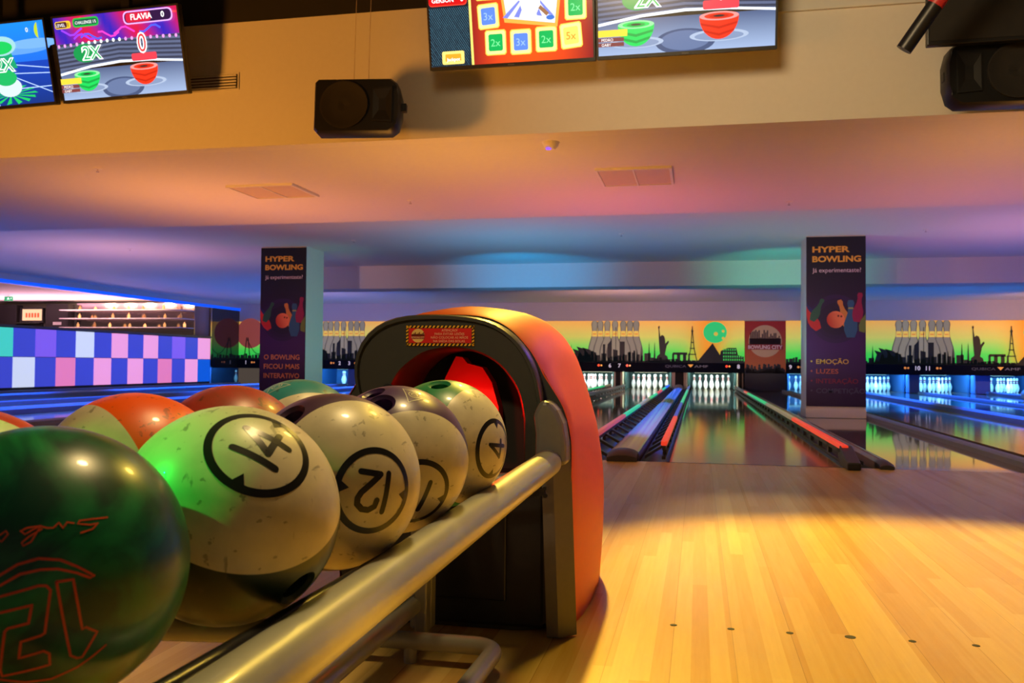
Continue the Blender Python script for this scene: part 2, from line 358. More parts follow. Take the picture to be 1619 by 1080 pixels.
# foul line gap and approach marks
tag(MB().box(-.55, .55, -.012, -.002, 0, .0012).build('foul_line', M['blackmatt']), 'thin dark foul line at the start of the lane straight ahead', 'foul line')
def ordinal(i): return ['first', 'second', 'third', 'fourth', 'fifth', 'sixth', 'seventh'][i]
for i in range(6):
    big = i == 3; mb = MB(); mb.lathe([(.0, .0), (.0125 if big else .0085, 0), (.0125 if big else .0085, .0008), (0, .0008)], ((i-3)*.135, -3.66, 0), 20)
    tag(mb.build('approach_dot', M['blackmatt']), ('larger dark dot set in the yellow approach floor' if big else f'small dark approach dot, {ordinal(i)} from the left in the row'), 'floor dot', 'dots across the approach')

# bumper rails
def rail(side, x, segs, label, y0, y1, nb=26, near=False):
    # x = lane centre, side = +1 right gutter
    y1 = min(y1, 17.45); t = thing('bumper_rail', label, 'bumper rail', (x+side*.57, y0, 0)); g = Vector((x+side*.57, y0, 0))
    prev = y0
    for ye, c in segs:
        ye = min(ye, 17.45)
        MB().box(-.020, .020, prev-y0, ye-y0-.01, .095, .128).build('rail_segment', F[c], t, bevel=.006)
        prev = ye
    MB().box(-.012, .012, 0, y1-y0, .066, .095).build('lower_rail', M['black'], t)
    MB().box(-.014, .010, 0, y1-y0, .004, .024).build('bottom_bar', M['black'], t)
    for k in range(nb):
        y = (y1-y0)*(k+.3)/nb; b = MB()
        b.add([(-.012, y, .09), (-.012, y+.07, .09), (side*.135, y+.07, .012), (side*.135, y, .012), (-.012, y, .07), (-.012, y+.07, .07), (side*.135, y+.07, -.012), (side*.135, y, -.012)],
              [(0, 1, 2, 3), (4, 7, 6, 5), (0, 3, 7, 4), (1, 5, 6, 2), (0, 4, 5, 1), (3, 2, 6, 7)])
        b.box(-.013, .013, y, y+.05, .02, .07)
        b.build('bracket', M['black'], t)
    if near:
        b = MB(); b.add([(-.03, -.28, 0), (.05, -.28, 0), (.05, -.28, .045), (-.03, -.28, .045), (-.03, .05, 0), (.05, .05, 0), (.05, .05, .125), (-.03, .05, .125)], [(0, 1, 2, 3), (4, 7, 6, 5), (0, 4, 5, 1), (3, 2, 6, 7), (0, 3, 7, 4), (1, 5, 6, 2)])
        b.build('end_bracket', M['black'], t, bevel=.008)
    return t
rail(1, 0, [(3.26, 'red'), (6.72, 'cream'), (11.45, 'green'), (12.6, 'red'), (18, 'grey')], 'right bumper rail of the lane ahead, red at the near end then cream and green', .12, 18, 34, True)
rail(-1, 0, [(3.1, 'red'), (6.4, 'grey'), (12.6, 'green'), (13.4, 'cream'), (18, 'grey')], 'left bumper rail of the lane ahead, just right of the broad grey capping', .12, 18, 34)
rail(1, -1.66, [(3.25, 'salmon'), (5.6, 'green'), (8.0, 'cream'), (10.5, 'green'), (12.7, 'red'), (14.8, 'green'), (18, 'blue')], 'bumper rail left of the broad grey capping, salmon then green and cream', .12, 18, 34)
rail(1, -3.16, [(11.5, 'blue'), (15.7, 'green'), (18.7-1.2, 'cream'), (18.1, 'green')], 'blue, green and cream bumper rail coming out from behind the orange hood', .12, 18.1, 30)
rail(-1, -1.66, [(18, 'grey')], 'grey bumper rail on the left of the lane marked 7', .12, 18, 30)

# pins
def pin_obj():
    mb = MB(); prof = [(0, 0), (.0265, 0), (.030, .01), (.036, .025), (.0495, .06), (.0575, .10), (.0605, .115), (.057, .145), (.047, .18), (.035, .21), (.0265, .235), (.0235, .255), (.0242, .28), (.0275, .305), (.032, .33), (.0318, .348), (.026, .366), (.014, .378), (0, .381)]
    n = 14; rings = [[Vector((r*cos(2*pi*k/n), r*sin(2*pi*k/n), z)) for k in range(n)] for r, z in prof]
    mb.loft(rings, True, False)
    for i in range(len(prof)-1):
        if prof[i][1] in (.235, .28): 
            for k in range(n): mb.m[i*n+k] = 1
        if prof[i][1] == .255:
            for k in range(n): mb.m[i*n+k] = 0
    return mb
PINPOS = [(0, 0, 'at the front'), (-.1524, .264, 'left in second row'), (.1524, .264, 'right in second row'), (-.3048, .528, 'left in third row'), (0, .528, 'middle of third row'), (.3048, .528, 'right in third row'),
          (-.4572, .792, 'far left in back row'), (-.1524, .792, 'second from left at back'), (.1524, .792, 'third from left at back'), (.4572, .792, 'far right in back row')]
p0 = None
for n, use in ((6, range(10)), (7, range(10)), (8, range(10)), (9, range(10)), (10, range(10)), (11, range(10)), (12, (1, 2, 3, 4, 5, 7, 8, 9, 0)), (2, (4, 7, 8)), (1, (5, 9)), (3, (3, 6))):
    for k in use:
        if p0 is None: p = p0 = pin_obj().build('bowling_pin', [M['pin'], M['pinred']], smooth=True, sharp=2)
        else: p = p0.copy(); COL.objects.link(p)
        px, py, d = PINPOS[k]; p.location = (LX[n]+px, 18.29+py, 0)
        tag(p, f'red-banded pin, {d}, {LN[n]}', 'bowling pin', f'pins on the {LN[n]}')
# pits
for n, x in LX.items():
    blue = n not in (6, 7, 8)
    t = thing('pin_pit', ('blue-lit' if blue else 'dark teal')+' pin pit at the end of the '+LN[n], 'pin pit', (x, 18, 0))
    m = M['pitblue' if blue else 'pit']
    for s in (-1, 1): MB().box(s*.59-.02, s*.59+.02, -.1, 1.75, .001, .75).build('side_wall', m, t)
    MB().box(-.57, .57, 1.55, 1.6, .001, .75).build('back_curtain', m, t)
    MB().box(-.61, .61, -.1, 1.7, .75, .78).build('pit_roof', m, t)
    MB().box(-.45, .45, 1.3, 1.34, .42, .46).build('sweep_bar', M['post'], t)
    area('pin_light', (x, 17.65, .68), (x, 18.7, .15), ((.16, .55, 1) if blue else (.75, 1, .95)), 62 if blue else 42, 1.0, .12)
# divider faces between the pits
for a, b, m, lab in ((-10.6+.63, -9.1-.63, 'pitblue', 'blue-lit divider between the second and third lanes from the bar'), (-12.26+.63, -10.6-.63, 'pitblue', 'blue-lit divider right of the lane nearest the bar'), (-3.16+.63, -1.66-.63, 'post', 'beige divider post between the two lanes right of the hood'), (-1.66+.63, -.63, 'post', 'beige divider between the lane ahead and the lane to its left'),
                  (.63, .78, 'post', 'pale divider post left of the red poster'), (2.5+.63, 4.1-.63, 'pitblue', 'bright blue-lit divider between the lanes either side of the right column edge'), (4.1+.63, 5.6-.63, 'pitblue', 'blue-lit divider between the first two lanes right of the right column'), (5.6+.63, 7.2-.63, 'pitblue', 'bright blue-lit divider left of the rightmost lane'),
                  (-9.1+.63, -7.44-.63, 'pitblue', 'blue-lit divider right of the third lane from the bar'), (-4.82+.63, -3.16-.63, 'pitblue', 'divider hidden behind the orange hood')):
    t = thing('pit_divider', lab, 'divider', ((a+b)/2, 17.5, 0)); w = (b-a)/2-.005
    MB().box(-w, w, 0, 2.3, .002, .78).build('divider_panel', M['divbluelit' if m == 'pitblue' else m], t)
    if m == 'post': MB().box(-w*.55, w*.55, -.012, 0, .03, .45).build('dark_inlay', M['blackmatt'], t)
for x in (3.32, 6.4, -11.4):
    area('divider_light', (x, 16.9, .05), (x, 17.5, .35), BLU, 1.6, .5, .05)

# ------------------------------------------------------------------ masking panels
NAVY = srgb(14, 18, 22)
SKY = [(.70, srgb(30, 215, 85)), (.95, srgb(70, 225, 80)), (1.15, srgb(150, 220, 95)), (1.35, srgb(205, 205, 95)), (1.6, srgb(235, 190, 90)), (1.78, srgb(250, 178, 80))]
def sky(x, z):
    for (z0, c0), (z1, c1) in zip(SKY, SKY[1:]):
        if z <= z1: c = mixc(c0, c1, (z-z0)/(z1-z0)); break
    else: c = SKY[-1][1]
    g = exp(-((x-5.5)/.42)**2)*(.95 if z > .8 else .7)
    return mixc(c, srgb(252, 150, 35), g)
def mural(x0, W, label, special):
    t = thing('masking_unit', label, 'masking panel', (x0, 17.0, 0)); p = Pic(.0008)
    p.rect(0, .70, W, 1.76, sky, 48, 16)
    g = srgb(40, 205, 115)
    # rising ball moon
    p.ell(5.66, 1.47, .29, .27, g); 
    for a, b, r in ((5.68, 1.43, .05), (5.86, 1.5, .035), (5.86, 1.32, .035)): p.ell(a, b, r, r, srgb(215, 190, 70), up=False) if False else p.ell(a, b, r, r, srgb(215, 190, 70))
    if special:
        p.ell(.35, 1.43, .42, .42, srgb(150, 70, 60))
    # big grey pins
    gr = srgb(140, 132, 112); gd = srgb(112, 106, 96)
    for i, (px, s) in enumerate(((2.62, .82), (3.69, .82), (2.77, .88), (3.53, .88), (2.95, .95), (3.36, .95), (3.15, 1.05))):
        c = gr if i % 2 == 0 else mixc(gr, gd, .4); hw = .085
        prof = [(.15, .70), (.19*s+.01, .86), (.20*s, .98), (.17*s, 1.12), (.095, 1.27), (.062, 1.38), (.052, 1.48), (.060, 1.58), (.074, 1.66), (.062, 1.73), (.03, 1.758), (.0, 1.759)]
        p.poly([(px-a-.012, z) for a, z in prof]+[(px+a+.012, z) for a, z in prof[::-1]], mixc(gd, (0, 0, 0), .45))
        p.poly([(px-a*.9, z) for a, z in prof]+[(px+a*.9, z) for a, z in prof[::-1]], c)
        p.poly([(px-.068, 1.36), (px+.068, 1.36), (px+.052, 1.50), (px-.052, 1.50)], srgb(242, 195, 85))
        p.rect(px-.042, 1.41, px+.042, 1.44, srgb(210, 140, 60))
    # ground and skyline
    p.rect(0, .66, W, .74, NAVY)
    rs = random.Random(3)
    x = 0
    while x < W-.1:
        w_ = rs.uniform(.04, .13); h = rs.uniform(.76, .86) if x < 2.4 or x > 4.0 else rs.uniform(.8, 1.04)
        if 4.75 < x < 5.2: h = .76
        p.rect(x, .70, min(W, x+w_), h, NAVY, up=False); x += w_+rs.uniform(0, .03)
    for cx, z in ((1.85, 1.1), (2.02, 1.17), (1.6, 1.0), (4.02, 1.24), (4.16, 1.24), (3.82, 1.12), (3.72, 1.05)):
        p.poly([(cx-.028, .7), (cx+.028, .7), (cx+.008, z-.1), (cx, z), (cx-.008, z-.1)], NAVY, False)
    for a, b, z, sl in ((2.84, 2.90, 1.16, 0), (2.96, 3.07, 1.22, .09), (3.27, 3.40, 1.23, 0), (3.10, 3.22, 1.02, -.02), (3.5, 3.56, .97, 0), (3.62, 3.67, 1.0, 0)):
        p.poly([(a, .7), (b, .7), (b, z+sl*.7), (a, z-sl*.7)], NAVY, False)
    p.rect(3.165, .7, 3.18, 1.6, NAVY, up=False)
    # shell roofed hall
    for cx, s in ((2.15, .75), (2.28, 1.0), (2.42, .9), (2.58, .55)):
        p.poly([(cx-.14*s, .7), (cx+.22*s, .7), (cx+.20*s, .86+.02*s), (cx+.10*s, .86+.17*s), (cx-.13*s, .86+.24*s), (cx-.05*s, .86+.1*s)], NAVY, False)
    # torch statue
    p.poly([(4.20, .7), (4.52, .7), (4.48, .86), (4.42, .9), (4.46, 1.12), (4.52, 1.22), (4.50, 1.26), (4.43, 1.18), (4.42, 1.3), (4.39, 1.38), (4.34, 1.40), (4.30, 1.36), (4.275, 1.55), (4.29, 1.60), (4.27, 1.64), (4.24, 1.60), (4.255, 1.55), (4.265, 1.25), (4.29, .92), (4.22, .86)], NAVY, False)
    # stone trilithons
    for a, b in ((4.60, 4.65), (4.72, 4.80), (4.87, 4.95), (5.0, 5.04)): p.rect(a, .7, b, .93, NAVY, up=False)
    p.poly([(4.60, .9), (4.98, .9), (4.97, .96), (4.62, .96)], NAVY, False)
    # lattice tower
    p.line([(4.99, .72), (5.06, 1.05), (5.095, 1.5), (5.10, 1.62)], .022, NAVY); p.line([(5.22, .72), (5.145, 1.05), (5.105, 1.5), (5.10, 1.62)], .022, NAVY)
    for z, w_ in ((.9, .19), (1.05, .12), (1.2, .07)): p.rect(5.1-w_/2, z, 5.1+w_/2, z+.025, NAVY)
    p.ell(5.1, 1.5, .03, .035, NAVY)
    # pyramid and arena
    p.poly([(5.20, .7), (5.90, .7), (5.6, 1.2)], NAVY)
    p.poly([(5.75, .7), (6.36, .7), (6.36, .86), (6.22, .9), (6.18, 1.08), (5.98, 1.08), (5.80, 1.0)], NAVY)
    for zz in (.76, .84, .93, 1.01):
        for k in range(9):
            xx = 5.86+k*.055
            if xx < (6.34 if zz < .88 else 6.16): p.rect(xx, zz, xx+.03, zz+.045, srgb(60, 190, 80), up=(k == 0))
    if special:
        for cx in (.28, .95):
            p.line([(cx-.09, .7), (cx-.02, 1.3)], .03, NAVY); p.line([(cx+.09, .7), (cx+.02, 1.3)], .03, NAVY, False)
        p.line([(.28+.67*k/10, 1.25-.4*sin(pi*k/10)) for k in range(11)], .02, NAVY)
    p.build('mural_panel', M['mural'], t)
    b = MB().box(0, W, .004, .06, .66, 1.755); b.build('panel_frame', M['blackmatt'], t)
    MB().box(0, W, -.03, .06, .45, .70).build('valance', M['valance'], t, bevel=.01)
    return t
def valance_marks(t, x0, items):
    for kind, x, s in items:
        p = Pic(.0005)
        if kind == 'n':
            p.text(s, 0, -.05, .10, srgb(215, 205, 220), 'C', .02); p.build('lane_number', M['mural'], t, (x-x0, -.032, .615))
        elif kind == 'd':
            c = s or srgb(245, 150, 70); c2 = srgb(245, 150, 70)
            p.ell(-.035, 0, .028, .028, c); p.ell(.035, 0, .022, .022, c2, up=False); p.build('signal_lamp', M['mural' if not s else 'screen'], t, (x-x0, -.032, .615))
        else:
            p.text('QUBICA', -.62, -.035, .06, srgb(70, 66, 82), 'J', 0, .52); p.poly([(-.06, .04), (.08, .04), (.01, -.035)], srgb(245, 165, 70)); p.text('AMF', .1, -.035, .06, srgb(110, 100, 110), 'J', 0, .34)
            p.build('logo', M['mural'], t, (x-x0, -.032, .615))
RED = (1.3, .05, .02)
t = mural(-13.04, 6.38, 'skyline masking panel at far left, partly behind the left column', True)
valance_marks(t, -13.04, [('n', -12.8, '1'), ('d', -12.58, None), ('d', -10.2, None), ('n', -9.99, '2'), ('n', -9.71, '3'), ('d', -9.5, None), ('l', -11.2, 0)])
t = mural(-5.60, 6.38, 'skyline masking panel above the lanes marked 6 to 8', False)
valance_marks(t, -5.60, [('d', -2.83, RED), ('n', -2.576, '6'), ('n', -2.332, '7'), ('d', -2.1, RED), ('l', -.55, 0), ('d', .38, RED), ('n', .633, '8')])
t = mural(1.77, 6.38, 'skyline masking panel right of the red poster, above the blue lanes', False)
valance_marks(t, 1.77, [('n', 1.877, '9'), ('d', 2.1, None), ('l', 2.95, 0), ('d', 4.56, None), ('n', 4.81, '10'), ('n', 5.035, '11'), ('d', 5.28, None), ('l', 6.62, 0)])
# poster between the two panels
t = thing('wall_poster', 'red and orange hanging poster with a round skyline emblem between the masking panels', 'poster', (.785, 16.97, 0)); p = Pic(.0008); W = .98
p.rect(0, 0, W, 1.75, lambda x, z: mixc(srgb(205, 105, 35), srgb(190, 25, 30), (z-.7)/.9), 1, 8)
p.ell(W/2, 1.25, .40, .40, srgb(225, 190, 135), n=40)
rs = random.Random(5)
p.rect(.11, 1.15, W-.11, 1.32, srgb(70, 35, 45)); 
for k in range(18):
    x = .13+k*.04; h = 1.34+.2*rs.random(); p.rect(x, 1.15, x+.03, h, srgb(70, 35, 45), up=False)
p.rect(.06, 1.04, W-.06, 1.17, srgb(165, 30, 35)); p.text('BOWLING CITY', .08, 1.06, .09, srgb(250, 225, 215), 'J', .03, W-.16)
for k in range(26):
    x = .02+k*.037; h = .50+.16*rs.random(); c = srgb(28, 22, 38)
    p.ell(x, h, .028, .035, c, n=10, up=(k == 0)); p.rect(max(0, x-.035), 0, min(W, x+.035), h-.03, c, up=False)
p.rect(0, 0, W, .45, srgb(22, 18, 30)); p.build('poster_print', M['print'], t)
MB().box(0, W, .003, .03, 0, 1.75).build('poster_board', M['blackmatt'], t)

# ------------------------------------------------------------------ columns with banners
def banner(parent, W, left):
    p = Pic(.0005); c1, c2, c3 = srgb(8, 8, 32), srgb(32, 10, 48), srgb(62, 14, 84); z0, z1 = .14, 2.235
    p.rect(0, z0, W, z1, lambda x, z: mixc(mixc(c3, c2, (z-.9)/.6), c1, (z-1.45)/.4) if z > .9 else mixc(srgb(40, 8, 66), c3, (z-.2)/.7), 4, 24)
    pc = srgb(100, 30, 110)
    for r, cc in ((.30, srgb(45, 14, 66)), (.25, srgb(38, 12, 58)), (.20, srgb(30, 10, 48))): p.ell(W*.5, 1.22, r, r*1.0, cc, n=40)
    def bp(cx, cz, s, col, rot):
        prof = [(.0, -.5), (.10, -.5), (.17, -.3), (.17, -.12), (.08, .15), (.065, .3), (.09, .42), (.06, .5), (0, .5)]
        P = [(a, b) for a, b in prof]+[(-a, b) for a, b in prof[::-1]]; c, sn = cos(rot), sin(rot)
        P = [(cx+(a*c-b*sn)*s, cz+(a*sn+b*c)*s) for a, b in P]
        P = [(min(W, max(0, a)), b) for a, b in P]
        p.poly(P, col)
    bp(.02, 1.33, .34, srgb(30, 30, 90), .5); bp(.05, 1.24, .36, srgb(200, 35, 35), .55); bp(.13, 1.33, .30, srgb(40, 80, 60), -.45)
    bp(.44, 1.28, .36, srgb(215, 125, 55), .30); bp(.52, 1.22, .46, srgb(45, 85, 120), 0); p.rect(.49, 1.34, .55, 1.36, srgb(160, 150, 90)); bp(.61, 1.36, .36, srgb(150, 20, 70), -.12); bp(.70, 1.22, .34, srgb(110, 120, 55), -.3)
    p.ell(.345, 1.21, .105, .105, lambda x, z: mixc(srgb(190, 30, 20), srgb(250, 125, 80), (x-.24)/.15+(z-1.2)*2), n=30); p.ell(.375, 1.255, .012, .012, srgb(90, 20, 20), n=10); p.ell(.41, 1.25, .012, .012, srgb(90, 20, 20), n=10, up=False)
    ye = srgb(235, 170, 60)
    p.text('HYPER', .07, 2.045, .072, ye, 'J', .035, .44); p.text('BOWLING', .07, 1.925, .072, ye, 'J', .035, .57)
    p.text('Já experimentaste?', .07, 1.795, .055, srgb(235, 200, 205), 'J', 0, .57)
    if left:
        for s, z in (('O BOWLING', .665), ('FICOU MAIS', .535), ('INTERATIVO', .405)): p.text(s, .07, z, .07, srgb(215, 130, 85), 'J', .015, .54)
    else:
        for s, z, c, w_ in (('EMOÇÃO', .665, srgb(215, 165, 80), .38), ('LUZES', .545, srgb(185, 90, 70), .26), ('INTERAÇÃO', .425, srgb(130, 25, 60), .49), ('COMPETIÇÃO', .305, srgb(80, 75, 110), .57)):
            p.ell(.06, z+.03, .01, .012, c, n=10); p.text(s, .115, z, .058, c, 'J', .012, w_)
    p.build('banner', M['print'], parent, (0, -.012, 0))
for x0, W, left, lab in ((.96, .695, False, 'white square column with a dark purple banner listing four words, right of the lane ahead'), (-6.40, .685, True, 'white square column with a dark purple banner behind the balls on the left')):
    t = thing('column', lab, 'column', (x0, 5.635, 0)); t.location.z = 0
    MB().box(0, W, 0, .58, .0, 2.25).build('shaft', M['plaster'], t)
    MB().box(-.006, W+.006, -.01, .59, 0, .10).build('plinth', M['plaster'], t)
    MB().box(0, W, -.011, -.001, .14, 2.236).build('banner_board', M['blackmatt'], t)
    banner(t, W, left)

# ------------------------------------------------------------------ bar on the left
t = thing('bar_counter', 'long bar counter with a chequered front of lit pink, violet, white and blue tiles', 'bar counter', (XW, 15.5, 0))
MB().box(-.5, -.03, -14.0, 0, 0, 1.25).build('counter_body', M['bardark'], t)
MB().box(-.55, .03, -14.0, .02, 1.25, 1.29).build('counter_top', mat('counter_top', (.12, .09, .12), .3), t)
T = dict(b=srgb(62, 72, 205), B=srgb(10, 90, 215), v=srgb(130, 95, 240), w=srgb(215, 225, 250), p=srgb(250, 165, 225), r=srgb(238, 130, 190), c=srgb(70, 215, 200))
TM = {k: mat('tile_light', tuple(a*.5 for a in v), .4, emit=v, es=.85) for k, v in T.items()}
U = 'pbvbpbpbwbvbcbwbvbpbpb'; Lw = 'Bpbrbpbpbrbwbpbwbpbrbp'
for i in range(22):
    y = -.575*(i+1)
    for row, (z0, z1, s) in enumerate(((.69, 1.235, U), (.10, .68, Lw))):
        MB().box(-.03, .0, y+.006, y+.569, z0, z1).build('light_tile', TM[s[i]], t, bevel=.008)
struct(MB().box(XW-.04, XW, 15.6, 17.0, 0, 2.1).build('window_1', M['glass']))
struct(MB().box(XW-.05, XW+.01, 15.5, 15.56, 0, 2.1).build('trim_4', M['chrome']))
# back bar
t = thing('back_bar_shelf', 'bright glass shelving with chrome edges behind the right end of the bar', 'shelf', (-15.0, 14.5, 0))
for z in (1.47, 1.70, 1.92): MB().box(-1.6, 1.88, -.3, .35, z, z+.018).build('shelf_board', M['shelfwhite'], t)
MB().box(-1.6, 1.88, .36, .38, 1.31, 2.15).build('mirror_back', mat('mirror', (.6, .5, .5), .15, 1), t)
rs = random.Random(11)
warm = [mat('lamp_glow', (1, .7, .4), .4, emit=(1, .55, .22), es=e) for e in (3, 7)]
k = 0
for z in (1.50, 1.73, 1.95):
    for i in range(7):
        x = -16.3+i*.5+rs.uniform(-.1, .1)
        b = MB(); h = rs.uniform(.09, .15); b.lathe([(0, 0), (.03, 0), (.034, .01), (.034, h*.6), (.012, h*.8), (.012, h), (0, h)], (0, 0, 0), 10)
        o = b.build('glass_bottle', mat('amber_glass_glow', (.6, .25, .1), .1, emit=(1, .45, .15), es=rs.choice((.2, .8, 1.6))), smooth=True, loc=(x, 14.55, z))  # warm light on the bottles is put in as emission
        k += 1; tag(o, f'small warm-glowing bottle, {["first","second","third","fourth","fifth","sixth","seventh"][i]} from left on the {["lowest","middle","top"][[1.50,1.73,1.95].index(z)]} bar shelf', 'bottle', 'bottles on the bar shelving')
for i in range(5):
    area('shelf_light', (-16.2+i*.6, 14.0, 2.16), (-16.2+i*.6, 14.6, 1.6), (1, .62, .35), 5, .2, .05)
tag(MB().box(-18.9, -18.2, 14.55, 14.8, 0, 2.1).build('dark_cabinet', M['bardark'], bevel=.01), 'black cabinet panel at the far left edge behind the bar', 'cabinet')
t = thing('dark_cabinet', 'dark cabinet with a small cream label between the picture and the glass shelves', 'cabinet', (-17.0, 14.6, 0))
MB().box(-.33, .35, 0, .25, 0, 2.12).build('cabinet_body', M['bardark'], t, bevel=.01); MB().box(-.1, .15, -.012, 0, 1.56, 1.64).build('label_plate', M['white'], t)
t = thing('picture_box', 'small glowing warm picture between two shelves behind the bar', 'picture', (-17.75, 14.6, 0)); p = Pic(.002)
p.rect(-.3, 1.68, .3, 1.98, srgb(245, 190, 150)); 
for i in range(5): p.rect(-.2+i*.09, 1.76, -.14+i*.09, 1.88, srgb(215, 80, 50), up=(i == 0))
p.build('picture', M['screen'], t); MB().box(-.38, .32, .003, .1, 1.62, 2.02).build('picture_frame', M['bardark'], t)
MB().box(-.4, .3, -.1, .2, 1.60, 1.62).build('ledge', M['chrome'], t); MB().box(-.3, .28, 0, .1, 0, 1.60).build('stand', M['bardark'], t)
area('bar_ceiling_light', (-16.5, 13.8, 1.3), (-16.5, 13.0, 2.2), (1, .5, .66), 150, 4, .3)
spot('shelf_front_fill', (-13.9, 11.5, 1.9), (-14.8, 14.5, 1.7), (1, .72, .7), 130, 60, .8)  # unseen spot added to brighten the shelving
t = thing('exit_sign', 'tiny green exit sign hanging below the bar ceiling at left', 'exit sign', (-16.9, 12.8, 2.13)); 
MB().box(-.12, .12, 0, .02, -.06, .05).build('sign_plate', mat('exit_green', (.0, .3, .1), .4, emit=(.05, .6, .25), es=.6), t)
MB().box(-.01, .01, .005, .015, .05, .07).build('hanger', M['white'], t)
p = Pic(.001); p.poly([(-.04, -.04), (0, -.02), (.04, -.04), (.02, .0), (.0, .03), (-.03, .01)], (.8, 1, .9)); p.poly([(.05, 0), (.09, .02), (.09, -.02)], (.8, 1, .9)); p.build('pictogram', M['screen'], t)

# ------------------------------------------------------------------ ceiling fittings
def vent(x, y, w_, d, lab):
    t = thing('ceiling_vent', lab, 'ceiling vent', (x, y, 2.1)); b = MB()
    MB().box(-w_/2, w_/2, -d/2, d/2, -.012, -.004).build('vent_panel', M['vent'], t)
    for a in ((-w_/2-.02, w_/2+.02, -d/2-.02, -d/2), (-w_/2-.02, w_/2+.02, d/2, d/2+.02), (-w_/2-.02, -w_/2, -d/2, d/2), (w_/2, w_/2+.02, -d/2, d/2), (-.006, .006, -d/2, d/2)): b.box(*a, -.018, -.0)
    b.build('vent_frame', M['white'], t)
vent(-.83, 1.04, .53, .58, 'square grille in the pink ceiling, in line with the lane capping'); vent(-3.92, 1.12, .56, .5, 'square grille in the pink ceiling, left of the hanging speaker')
t = thing('smoke_detector', 'round detector with a violet light on the ceiling edge below the middle screens', 'smoke detector', (-1.31, -.10, 2.1))
MB().lathe([(0, -.045), (.03, -.045), (.045, -.03), (.055, -.012), (.06, 0), (0, 0)]).build('detector_body', M['white'], t, True); MB().lathe([(0, -.055), (.016, -.052), (.02, -.045), (0, -.044)], (-.012, -.02, 0)).build('indicator_light', mat('violet_led', (.2, .1, 1), .3, emit=(.2, .08, 1), es=1.5), t, True)
for (x, y, z), lab in (((-2.9, 1.75, 2.1), 'pale sprinkler on the pink ceiling in the middle of the photo'), ((.44, 2.36, 2.1), 'sprinkler on the pink ceiling above the right column'), ((-4.85, .08, 2.1), 'sprinkler at the left end of the pink ceiling edge'),
                       ((-1.285, 5.1, 2.25), 'sprinkler on the blue ceiling above the orange hood'), ((-4.82, 5.15, 2.25), 'sprinkler on the blue ceiling right of the left column'), ((-8.4, 5.5, 2.25), 'sprinkler on the mauve ceiling left of the left column'), ((2.26, 5.28, 2.25), 'sprinkler on the mauve ceiling right of the right column'), ((-7.32, 3.42, 2.25), 'sprinkler on the mauve ceiling at far left')):
    t = thing('ceiling_sprinkler', lab, 'sprinkler', (x, y, z), 'ceiling sprinklers')
    MB().lathe([(0, -.008), (.028, -.008), (.035, 0), (0, 0)]).build('cover_ring', M['white'], t, True); MB().lathe([(0, -.03), (.012, -.03), (.012, -.025), (.005, -.024), (.005, -.008), (0, -.008)]).build('sprinkler_head', M['chrome'], t, True)
t = thing('wall_vent', 'slotted air grille on the orange wall, half behind the left screens', 'air grille', (-3.66, -.345, 2.555)); b = MB()
for a in ((-.22, .22, .05, .058), (-.22, .22, -.058, -.05), (-.22, -.212, -.05, .05), (.212, .22, -.05, .05)): b.box(a[0], a[1], -.006, 0, a[2], a[3])
b.build('grille_frame', M['white'], t)
for k in range(5): MB().box(-.21, .20, -.008, -.002, -.044+k*.02, -.034+k*.02).build('slat', M['white'], t)
MB().box(-.21, .21, -.0015, 0, -.05, .05).build('grille_back', M['bardark'], t)

# ------------------------------------------------------------------ screens
def tv(x0, x1, z0, pic, lab, tilt=13, roll=0, H=.585):
    W = x1-x0; t = thing('tv_screen', lab, 'screen', (x0, -.62, z0), 'hanging score screens'); t.rotation_euler = (radians(tilt), radians(roll), 0)
    MB().box(0, W, 0, .045, 0, H).build('housing', M['black'], t, bevel=.006)
    b = MB()
    for a in ((0, W, 0, .02), (0, W, H-.012, H), (0, .012, .02, H-.012), (W-.012, W, .02, H-.012)): b.box(a[0], a[1], -.006, 0, a[2], a[3])
    b.build('bezel', M['black'], t)
    pic(W-.024, H-.032).build('display', M['screen'], t, (.012, -.0005, .02))
    p = Pic(); p.text('SAMSUNG', 0, 0, .006, srgb(150, 150, 150), 'C'); p.build('maker_mark', M['sticker'], t, (W/2, -.0062, .006))
    mp_ = MB().box(-.03, .03, -.02, .02, 0, 3.33-z0-H*.4).build('mounting_pole', M['black'], t, loc=(W/2, .065, H*.4)); mp_.rotation_euler = (-radians(tilt), 0, 0)
    return t
def bowl(p, cx, cz, r, c):
    d = mixc(c, (0, 0, 0), .45); l = mixc(c, (1, 1, 1), .25)
    p.ell(cx, cz-r*.95, r*1.5, r*.3, srgb(165, 180, 205)); p.ell(cx, cz-r*.98, r*1.25, r*.22, srgb(125, 142, 175))
    p.poly([(cx-r*cos(a)*1.0, cz-r*1.15*sin(a)) for a in [pi*k/16 for k in range(17)]], c)
    for q in (.35, .7): 
        w_ = r*sqrt(1-(q*.87)**2); p.poly([(cx-w_, cz-r*q+.05*r), (cx, cz-r*q-.16*r), (cx+w_, cz-r*q+.05*r), (cx+w_*.95, cz-r*q-.08*r), (cx, cz-r*q-.30*r), (cx-w_*.95, cz-r*q-.08*r)], d)
    p.ell(cx, cz, r*1.0, r*.22, l); p.ell(cx, cz, r*.75, r*.15, c); p.ell(cx, cz-.01*r, r*.5, r*.10, d); p.ell(cx, cz, r*.28, r*.05, (.02, .02, .02))
def glow_text(p, s, x, z, h, c, wx=1):
    p.text(s, x, z, h, (1, 1, 1), 'C', .055, wx=wx); p.text(s, x, z, h, (1.2, 1.2, 1.2), 'C', .04, wx=wx); p.text(s, x, z, h, c, 'C', 0, wx=wx)
